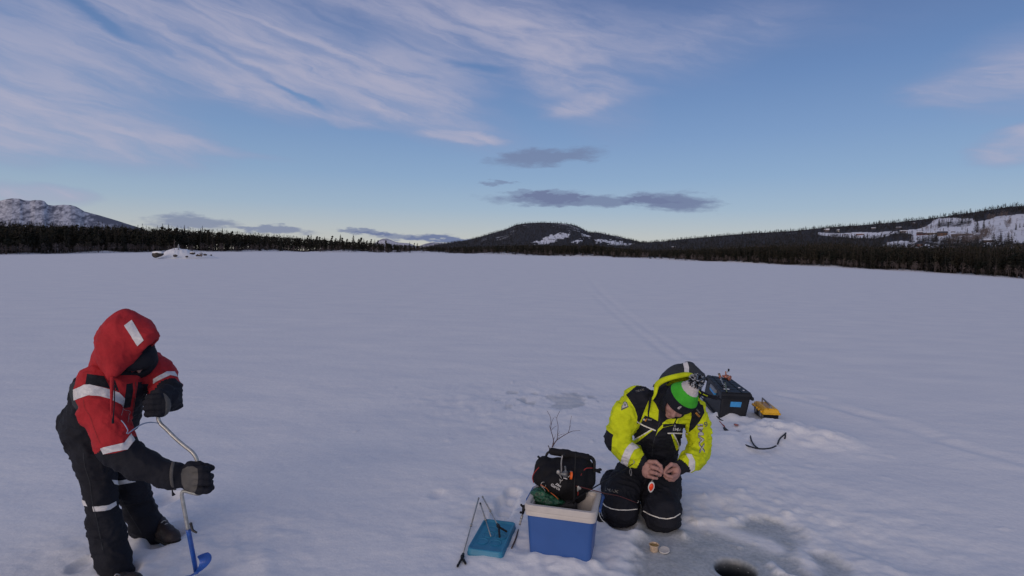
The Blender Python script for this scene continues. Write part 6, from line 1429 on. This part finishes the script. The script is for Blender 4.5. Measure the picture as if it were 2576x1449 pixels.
def toolbox():
    a = np.array(G(*c5o(1098, 900))); b = np.array(G(*c5o(1300, 903))); l = np.array(G(*c5o(996, 792))); u = b - a; v = l - a
    rz = math.atan2(u[1], u[0]); un = nrm(u); vn_ = np.array((-un[1], un[0], 0)); d = .225; w = .098
    ang = math.atan2(-(v @ un), v @ vn_); rz += 0; c = a + un * w + vn_ * d + np.array((v @ un, 0, 0)) * .5
    root = empty('tool_box', (c[0], c[1], -.012), rz + math.atan2(-(v @ un), v @ vn_) * .75, 'small tackle box with black base, bright yellow lid and grey handle', 'tool box')
    Yl = mat('yellow_plastic', (.74, .40, .010), rough=.45, noise_amt=.1, noise_scale=12); Gy = mat('grey_plastic', (.20, .21, .24), rough=.5)
    loft('base_tub', [rrect(w * .86, d * .90, .02, 0), rrect(w * .88, d * .92, .022, .01), rrect(w * .95, d * .96, .022, .10), rrect(w * .98, d * .98, .02, .108)], BPL, root)
    loft('lid', [rrect(w * 1.0, d * 1.0, .02, .104), rrect(w * 1.14, d * 1.05, .02, .106), rrect(w * 1.14, d * 1.05, .02, .122), rrect(w * 1.02, d * 1.0, .02, .128), rrect(w * .92, d * .95, .018, .158), rrect(w * .86, d * .92, .016, .164)], Yl, root, sharp=30)
    for x in (-1, 1): h = hexa('lid_rail', bx8((x * w * .56, 0, .166), (w * .17, d * .85, .006)), Yl, None, bev=.004); h.parent = root
    hexa('lid_well', bx8((0, .02, .1625), (w * .34, d * .6, .003)), mat('amber_plastic', (.45, .20, .01), rough=.4), None, bev=.001).parent = root
    hexa('lid_boss', bx8((0, -d * .80, .168), (w * .32, .03, .008)), Yl, None, bev=.004).parent = root
    tube('handle', [(0, -d * .78, .165), (0, -d * .76, .190), (0, -d * .66, .204), (0, d * .60, .220), (0, d * .72, .208), (0, d * .74, .168)], .0125, Gy, None, sm=4, flat=.7).parent = root
    hexa('handle_plate', bx8((0, -d * .78, .180), (.016, .008, .026)), Gy, None, bev=.004).parent = root
    for y in (-.55, .35): hexa('latch', bx8((-w * 1.12, y * d, .095), (.008, .030, .034)), Gy, None, bev=.004).parent = root
    for k, y in enumerate((-.75, -.3, .1, .5, .8)): hexa('lid_clip', bx8((-w * 1.13, y * d, .128), (.012, .018, .012)), Yl, None, bev=.004).parent = root
    hexa('base_label', bx8((-w * .955, -d * .55, .055), (.003, d * .32, .030)), mat('pale_sticker', (.22, .22, .22), rough=.6), None, bev=.0008).parent = root
toolbox()
def cord_things():
    q = lambda a, b_, z=0: G(*c5o(a, b_), z); ck = mat('black_rope', (.018, .022, .032), rough=.8, bump=.6, bump_scale=200)
    root = empty('pull_rope', tuple(q(1060, 1280)), 0, 'stiff black rope curling over the snow in front of the tackle box', 'rope')
    t = lambda nm, pts, r=.0085: tube(nm, pts, r, ck, root, seg=8, sm=5)
    gy_ = lambda a, b_, z: P(*c5o(a, b_), G(*c5o(a, b_), 0).y * (1 - z / 2))
    t('rope_strand', [q(905, 1045, .055), q(908, 1095, .05), q(925, 1160, .05), q(955, 1215, .05), q(985, 1248, .055), q(1020, 1272, .06)]); t('rope_strand', [q(812, 1205, .02), q(860, 1232, .045), q(930, 1256, .055), q(1010, 1275, .06), q(1100, 1280, .06), q(1200, 1268, .06), q(1272, 1238, .045)])
    e = P(*c5o(1566, 912), 6.55); t('rope_strand', [q(1296, 1212, .045), q(1318, 1150, .06), q(1350, 1112, .07), q(1400, 1070, .09), P(*c5o(1440, 1022), 6.42), P(*c5o(1490, 980), 6.48), e])
    t('rope_strand', [q(1395, 1142, .045), q(1404, 1105, .06), q(1404, 1070, .08), P(*c5o(1416, 1030), 6.40), P(*c5o(1456, 960), 6.5), P(*c5o(1500, 940), 6.52), e]); t('rope_end', [P(*c5o(1556, 917), 6.54), P(*c5o(1572, 911), 6.55)], .012)
    for nm, lab, pts, r, m_ in (('cord_end', 'short frayed black cord end sticking out of snow below the storage box', [q(540, 985, .05), q(560, 1008, .05), q(600, 1025, .05), q(640, 1032, .04)], [.016, .018, .010, .006], ck),
                            ('cord_end', 'red and black cord running out from the sled corner', [q(470, 885, .06), q(505, 925, .05), q(530, 950, .05), q(548, 965, .045)], [.005, .006, .009, .006], mat('faded_red_cord', (.25, .07, .06))),
                            ('twig_piece', 'dark twig piece lying below the black cord end', [q(655, 1043, .04), q(680, 1055, .045), q(712, 1078, .035)], [.006, .009, .005], ck), ('twig_piece', 'straight dark twig piece lying flat to the right of the cord end', [q(706, 1030, .045), q(740, 1034, .05), q(776, 1036, .045)], [.007, .008, .005], ck),
                            ('red_scrap', 'reddish scrap half buried in front of the storage box', [q(680, 930, .06), q(705, 940, .075), q(740, 940, .055)], [.006, .014, .006], mat('faded_red_scrap', (.28, .10, .09)))):
        r0 = empty(nm, tuple(pts[1]), 0, lab, nm.replace('_', ' ')); tube(nm + '_strand', pts, r, m_, r0)
    # dark thing beside the kneeling man's knee
    root = empty('dropped_glove', tuple(G(1520, 1322)), 0, 'black snow-dusted glove lying between the cooler and the kneeling knee', 'glove'); s = SDF()
    g = lambda x, y, Y_=4.17: P(x, y, Y_)
    s.chain([(g(1507, 1300), .022), (g(1512, 1312), .026), (g(1524, 1318), .022), (g(1536, 1321), .014)], k=.02); s.cap(g(1506, 1300), g(1505, 1285), .018, .010, k=.01); V, F, i = prep(s, .004, 1, amp=.005, sc=20, seed=3); solid('fabric', V, F, BLACK, root)
    tube('pale_edge', [g(1507, 1282, 4.14), g(1508, 1295, 4.13), g(1514, 1307, 4.12), g(1522, 1314, 4.12)], .003, PIPE, root)
cord_things()
# ------------------------------------------------------------------ far things one can pick out
def islet():
    # snowy mound with boulders near the left shore
    q = lambda a, b_: (a / 2.576 * .644, (740 + b_ / 2.576) * .644)
    dd = ray(440, 650); hh_ = math.hypot(dd.x, dd.y); rs_ = np.linspace(40, 260, 400); r0 = float(rs_[int(np.argmin([abs(2 + dd.z / hh_ * r - float(gz(dd.x / hh_ * r, dd.y / hh_ * r))) for r in rs_]))])
    def at(a, b_, dr=0):
        x, y = q(a, b_); d = ray(x, y); h = math.hypot(d.x, d.y); r = r0 + dr; return np.array((d.x / h * r, d.y / h * r, 2 + d.z / h * r))
    px = 1 / F * r0 * .25          # metres per crop pixel
    prof = [(1600, 660), (1640, 640), (1680, 618), (1720, 605), (1760, 595), (1790, 592), (1830, 598), (1880, 605), (1915, 622), (1960, 635), (2000, 642), (2060, 650), (2110, 664), (2200, 690)]
    n = 90; m_ = 18; xs = np.linspace(1590, 2260, n); ys = np.interp(xs, [p[0] for p in prof], [p[1] for p in prof]); V = []
    for j in range(m_):
        t = j / (m_ - 1)
        for i in range(n):
            g = at(xs[i], 694, -4 + 12 * t); top = at(xs[i], ys[i]); hgt = max(0, top[2] - at(xs[i], 694)[2]); k = math.sin(math.pi * min(1, t * 1.0)) ** .8
            nz = (vn(np.array([i * .28]), np.array([j * .45]), 3)[0] - .5) * .7
            V.append((g[0], g[1], float(gz(g[0], g[1])) - .12 + (hgt + .12) * k * (1 + nz * .15)))
    idx = np.arange(m_ * n).reshape(m_, n); f = np.stack([idx[:-1, :-1], idx[:-1, 1:], idx[1:, 1:], idx[1:, :-1]], -1).reshape(-1, 4)
    setp(link('snow_mound', mesh_np('snow_mound', V, f), SNOW), kind='structure')
    rock = mat('dark_boulder', (.05, .042, .038), rough=.9, noise_amt=.5, noise_scale=1.2, bump=.5, bump_scale=3)
    def boulder(a, b_, w, h, lab, cap=True, dr=-3, seed=0):
        c = at(a, b_, dr); c[2] = at(a, b_, dr)[2]; root = empty('boulder', tuple(c), 0, lab, 'boulder', 'boulders on the snowy islet'); s = SDF(); r_ = np.random.default_rng(seed); W = w * px; H = h * px
        s.ell(c + (0, 0, H * .1), (W, W * .7, H * 1.1), k=.1)
        for i in range(3): s.ell(c + (r_.uniform(-.5, .5) * W, 0, H * r_.uniform(.1, .4)), (W * .55, W * .5, H * .6), k=.15)
        V, F, i = s.mesh(max(W, H) / 12); V = V + vnormals(V, F) * ((vn3(V * 1.6 / max(W, .3), seed) - .5) * .3 * W)[:, None]; solid('rock', V, F, rock, root)
        if cap: s = SDF(); s.ell(c + (0, 0, H * .80), (W * .96, W * .68, H * .55)); V, F, i = s.mesh(max(W, H) / 12); solid('snow_cap', V, F, SNOW, root)
    boulder(1588, 658, 46, 23, 'large brown boulder under a thick snow cap, left of the mound', True, -4, 1)
    for a, b_, w, h, lab, cp in ((1764, 668, 18, 9, 'dark boulder at the foot of the mound near its middle', False), (1936, 643, 22, 10, 'snow-topped dark boulder on the right slope of the mound', True), (2003, 664, 26, 8, 'low brown boulder in front of the small bush', True), (2062, 658, 14, 7, 'rightmost black boulder on the islet', False), (1880, 678, 11, 5, 'tiny dark boulder in snow right of the middle', False), (1846, 714, 9, 4, 'small dark stone out on the ice before the mound', False), (2126, 662, 7, 4, 'smallest pale stone beyond the rightmost boulder', True)): boulder(a, b_, w, h, lab, cp, -4, int(a))
    # snow-laden little spruce, bare pole and a bush on the islet
    c = at(1797, 598, 0); root = empty('small_spruce', tuple(c), 0, 'tiny snow-covered spruce on top of the islet', 'tree'); H = 42 * px
    tube('trunk', [c - (0, 0, .5), c + (0, 0, H)], [.06, .02], BARK, root, sm=1)
    for k in range(5): z = H * (.15 + .17 * k); r_ = H * .30 * (1 - k * .17); lathe('snowy_branches', [(r_ * .2, z + H * .16), (r_, z), (r_ * .8, z - .04), (.03, z)], mat('frosted_needles', (.30, .32, .34), rough=.9, noise_amt=.5, noise_scale=8), c, parent=root, seg=9, cap=False)
    c = at(1753, 600, 0); root = empty('bare_sapling', tuple(c), 0, 'thin bare sapling standing left of the tiny spruce', 'tree'); tube('trunk', [c - (0, 0, .4), c + (.05, 0, 85 * px)], [.05, .03], BIRCH, root, sm=1); tube('branch', [c + (0, 0, 50 * px), c + (.4, 0, 70 * px)], [.03, .015], BIRCH, root, sm=1)
    c = at(2025, 676, -7); root = empty('bare_bush', tuple(c), 0, 'small bare bush between the boulders on the islet', 'bush')
    for k in range(7): a = -1 + k * .33; tube('branch', [c, c + (a * 8 * px, 0, 14 * px), c + (a * 18 * px, 0, (40 - 12 * abs(a)) * px)], [.05, .04, .02], BIRCH, root, sm=2)
islet()

WALLS = {'red': mat('red_house_paint', (.09, .028, .026), noise_scale=2), 'brown': mat('brown_timber', (.06, .038, .03), noise_scale=2), 'grey': mat('grey_timber', (.12, .10, .11), noise_scale=2), 'ochre': mat('ochre_paint', (.10, .05, .03), noise_scale=2), 'white': mat('white_house_paint', (.62, .58, .52), noise_scale=2)}
ROOFD = mat('dark_roof', (.05, .045, .05), noise_scale=1); ROOFS = mat('snowy_roof', (.74, .75, .78), noise_scale=1); WIN = mat('window_glass', (.02, .025, .035), rough=.15)
def house(px_, py_, t, w, h, colr, lab, snowy=True, rz=0):
    """w, h in photo pixels"""
    p, _ = hs.pos(np.array([px_, px_]), np.array([t, t])); p = p[0]; r = math.hypot(p[0], p[1]); d = ray(px_, py_); hh = math.hypot(d.x, d.y)
    # find the distance on the slope that is seen at this pixel
    ts = np.linspace(.02, .99, 160); P_, Q_ = hs.pos(np.full(160, px_, float), ts); k = int(np.argmin(np.abs(Q_[:, 1] - py_))); p = P_[k]; r = math.hypot(p[0], p[1])
    W = w * r / F; H = h * r / F; D = max(W * .55, 5); root = empty('house', tuple(p), -math.atan2(p[0], p[1]) + rz, lab, 'house', 'houses on the farmed hillside')
    hexa('wall', bx8((0, 0, H * .3 - .5), (W / 2, D / 2, H * .3 + .5)), WALLS[colr], None, bev=0).parent = root
    e = .5; V = [(-W / 2 - e, -D / 2 - e, H * .58), (W / 2 + e, -D / 2 - e, H * .58), (W / 2 + e, D / 2 + e, H * .58), (-W / 2 - e, D / 2 + e, H * .58), (-W / 2 - e, 0, H), (W / 2 + e, 0, H)]
    me = bpy.data.meshes.new('roof'); me.from_pydata(V, [], [(0, 1, 5, 4), (2, 3, 4, 5), (0, 4, 3), (1, 2, 5), (3, 2, 1, 0)]); me.update(); rf = link('roof', me, ROOFS if snowy else ROOFD, smooth=False); rf.parent = root
    n = max(1, min(4, int(W / 4)))
    for i in range(n): x = -W / 2 + W * (i + .5) / n; hexa('window', bx8((x, -D / 2 - .02, H * .32), (min(.8, W / n * .25), .06, H * .10)), WIN, None, bev=0).parent = root
    if W > 9: hexa('chimney', bx8((W * .2, 0, H * 1.0), (.5, .5, H * .12)), ROOFD, None, bev=0).parent = rf
q5 = lambda a, b_: (2060.8 + a * .2, (780 + b_ / 3.22) * .644)
for a, b_, w, h, colr, sn, lab in ((95, 400, 9, 6, 'grey', True, 'grey house with snowy roof at the left end of the upper field'), (240, 402, 3.5, 5, 'white', True, 'narrow white hut right of the grey house at the field end'), (513, 446, 15, 4, 'red', True, 'long dull red barn low on the left field'), (330, 445, 10, 2.6, 'grey', True, 'low grey shed left of the long dull red barn'),
                                (1055, 412, 11, 4.5, 'brown', True, 'brown house above the clump of dark trees'), (1265, 420, 10, 3.6, 'grey', True, 'small grey barn left of the farmyard'), (1325, 440, 24, 4, 'red', False, 'long low red-brown farm building left of the yard'), (1450, 436, 22, 4.5, 'brown', True, 'long brown farm building in the middle of the yard'), (1548, 456, 15, 9, 'ochre', False, 'tall ochre farmhouse at the right of the yard'),
                                (1800, 446, 34, 4, 'grey', True, 'very long grey barn right of the farmyard'), (1684, 410, 5, 2.5, 'grey', True, 'tiny grey shed above the yard'), (1002, 362, 8, 3.5, 'grey', True, 'cabin with white roof in the wood above the fields'), (683, 368, 7, 3, 'grey', True, 'small cabin with white roof left in the upper wood'), (1256, 586, 12, 7, 'red', False, 'red house on the lowest snow strip'),
                                (2135, 532, 16, 6, 'brown', True, 'brown house with broad snowy roof right of the spruce row'), (2392, 545, 9, 5, 'brown', True, 'small brown house at the edge of the right field'), (2495, 590, 12, 6.5, 'brown', False, 'dark brown house near the right border of the picture'), (2560, 592, 14, 6.5, 'ochre', False, 'ochre house cut by the right border of the picture'), (1180, 300, 6, 2, 'grey', True, 'tiny snow-roofed cabin high in the wood'),
                                (820, 600, 4, 3.5, 'ochre', True, 'tiny ochre hut at the left tip of the lowest snow strip')):
    x, y = q5(a, b_); house(x, y, .5, w, h, colr, lab, sn, rz=random.uniform(-.3, .3))
# two huts further left in the wood
x, y = 1674 + 1420 * .175, (780 + 760 / 3.68) * .644; house(x, y, .5, 7.5, 8, 'white', 'white hut shining alone in the dark wood below the hillside', True)
x, y = 1674 + 118 * .175, (780 + 697 / 3.68) * .644; house(x, y, .5, 9, 4.5, 'grey', 'small hut with pale roof in the wood right of the round hill', True)

def tree_thing(x, y0, h, r, kind, lab, grp=None, lod=1, seed=0, wd=1.0, mats=None):
    """one tree whose foot is seen at photo pixel (x, y0), h pixels tall, at distance r"""
    d = ray(x, y0); q = math.hypot(d.x, d.y); p = Vector((d.x / q * r, d.y / q * r, 2 + d.z / q * r)); H = h * r / F
    V, T, nt = tree_shape(kind, seed, 150 if kind != 'birch' else 80); root = empty({'spruce': 'spruce_tree', 'pine': 'pine_tree', 'birch': 'birch_tree'}[kind], tuple(p), 0, lab, 'tree', grp)
    V = V.copy(); V[:, :2] *= wd
    me = mesh_np('trunk', V * H, T[:nt], smooth=False) if nt < len(T) else mesh_np('trunk', V * H, T, smooth=False); o = link('trunk', me, BARK if kind != 'birch' else BIRCH, smooth=False); o.parent = root
    if nt < len(T): o = link('crown', mesh_np('crown', V * H, T[nt:], smooth=False), NEEDLE, smooth=False); o.parent = root
    return root
# pines and spruces that stand clear above the wood on the left and middle shore
c2 = lambda a, b_: (644 + a * .25, (800 + b_ / 2.576) * .644)
ORD = ['leftmost', 'second', 'third', 'fourth', 'fifth', 'sixth', 'seventh', 'eighth', 'ninth', 'tenth', 'eleventh', 'twelfth', 'thirteenth', 'fourteenth', 'fifteenth', 'sixteenth', 'seventeenth', 'eighteenth', 'nineteenth', 'twentieth', 'twenty-first', 'twenty-second']
STAND = [(520, 298, .9), (555, 306, 1), (612, 305, 1), (645, 312, 1), (688, 328, 1), (762, 302, 1.1), (800, 325, 1), (850, 308, 1.5), (872, 318, 1), (915, 332, 1), (980, 308, 1.5), (1030, 330, 1.1), (1055, 315, 1.3), (1085, 342, 1), (1115, 348, 1), (1155, 335, 1), (1195, 350, 1), (1225, 345, 1), (1310, 345, 1.3), (1545, 372, 1), (1590, 375, 1), (1622, 378, 1)]
for i, (a, b_, wd) in enumerate(STAND):
    x, yt = c2(a, b_); ys = float(np.interp(x, SX, SY)); r = float(np.interp(x, SX, SR)) + 30 + (i * 37) % 50
    tree_thing(x, ys - 2, ys - 2 - yt, r, 'pine' if i % 3 != 1 else 'spruce', ('tree ' if 0 else '') + ORD[i] + (' from the left' if i else '') + ' of the tall conifers rising above the middle shore wood', 'conifers standing clear above the shore wood', seed=i % 5, wd=wd * .75)
for i, (a, h, k) in enumerate(((1625, 15, 'pine'), (1640, 12, 'spruce'), (1700, 14, 'spruce'), (1790, 16, 'pine'), (1860, 13, 'spruce'), (2040, 17, 'spruce'), (2065, 14, 'pine'), (2090, 14, 'pine'), (2240, 15, 'spruce'), (2335, 16, 'pine'))):
    x = a * .25; ys = float(np.interp(x, SX, SY)); yt = float(np.interp(x, tx, ty)) - h * .25 - 1; r = float(np.interp(x, SX, SR)) + 60 + (i * 23) % 60
    tree_thing(x, ys - 2, ys - 2 - yt, r, k, ('tree ' if 0 else '') + ORD[i] + (' from the left' if i else '') + ' of the conifers rising over the left wood beyond the islet', 'conifers rising above the left wood', seed=i % 5, wd=.7)
for a, b0, b1, k, lab, wd, sd_ in ((1980, 412, 292, 'spruce', 'broad dark spruce alone on the right snowfield', 1.5, 0), (2065, 400, 285, 'spruce', 'narrow dark spruce right of the broad one on the snowfield', 1.0, 1), (1505, 335, 262, 'spruce', 'dark spruce at the upper left of the high snowfield', 1.1, 2), (1405, 365, 305, 'spruce', 'small dark spruce at the left edge of the high snowfield', .9, 3), (1620, 355, 290, 'spruce', 'dark spruce in the middle of the high snowfield', .9, 0),
                                (1655, 300, 240, 'spruce', 'narrow spruce near the top of the high snowfield', .8, 1), (1795, 300, 232, 'spruce', 'spruce at the right end of the high snowfield', 1.0, 2), (1015, 300, 255, 'spruce', 'pointed spruce on the skyline of the hillside', .9, 3), (2105, 450, 385, 'birch', 'grey bare birch clump beside the broad spruce', 1.6, 0), (2380, 345, 275, 'birch', 'grey bare birch on the upper right snowfield', 1.5, 1), (1530, 570, 520, 'spruce', 'spruce right of the dark copse on the lower field', .9, 0),
                                (1650, 580, 515, 'spruce', 'thin spruce in the row above the near wood', .8, 1), (1745, 590, 490, 'spruce', 'tallest spruce in the row above the near wood', .9, 2), (2325, 575, 515, 'spruce', 'spruce near the small brown house', .9, 3)):
    x, y0 = q5(a, b0); _, y1 = q5(a, b1); ts = np.linspace(.02, .99, 160); P_, Q_ = hs.pos(np.full(160, x, float), ts); kk = int(np.argmin(np.abs(Q_[:, 1] - y0))); r = math.hypot(P_[kk][0], P_[kk][1])
    tree_thing(x, y0, y0 - y1, r, k, lab, None, seed=sd_, wd=wd)
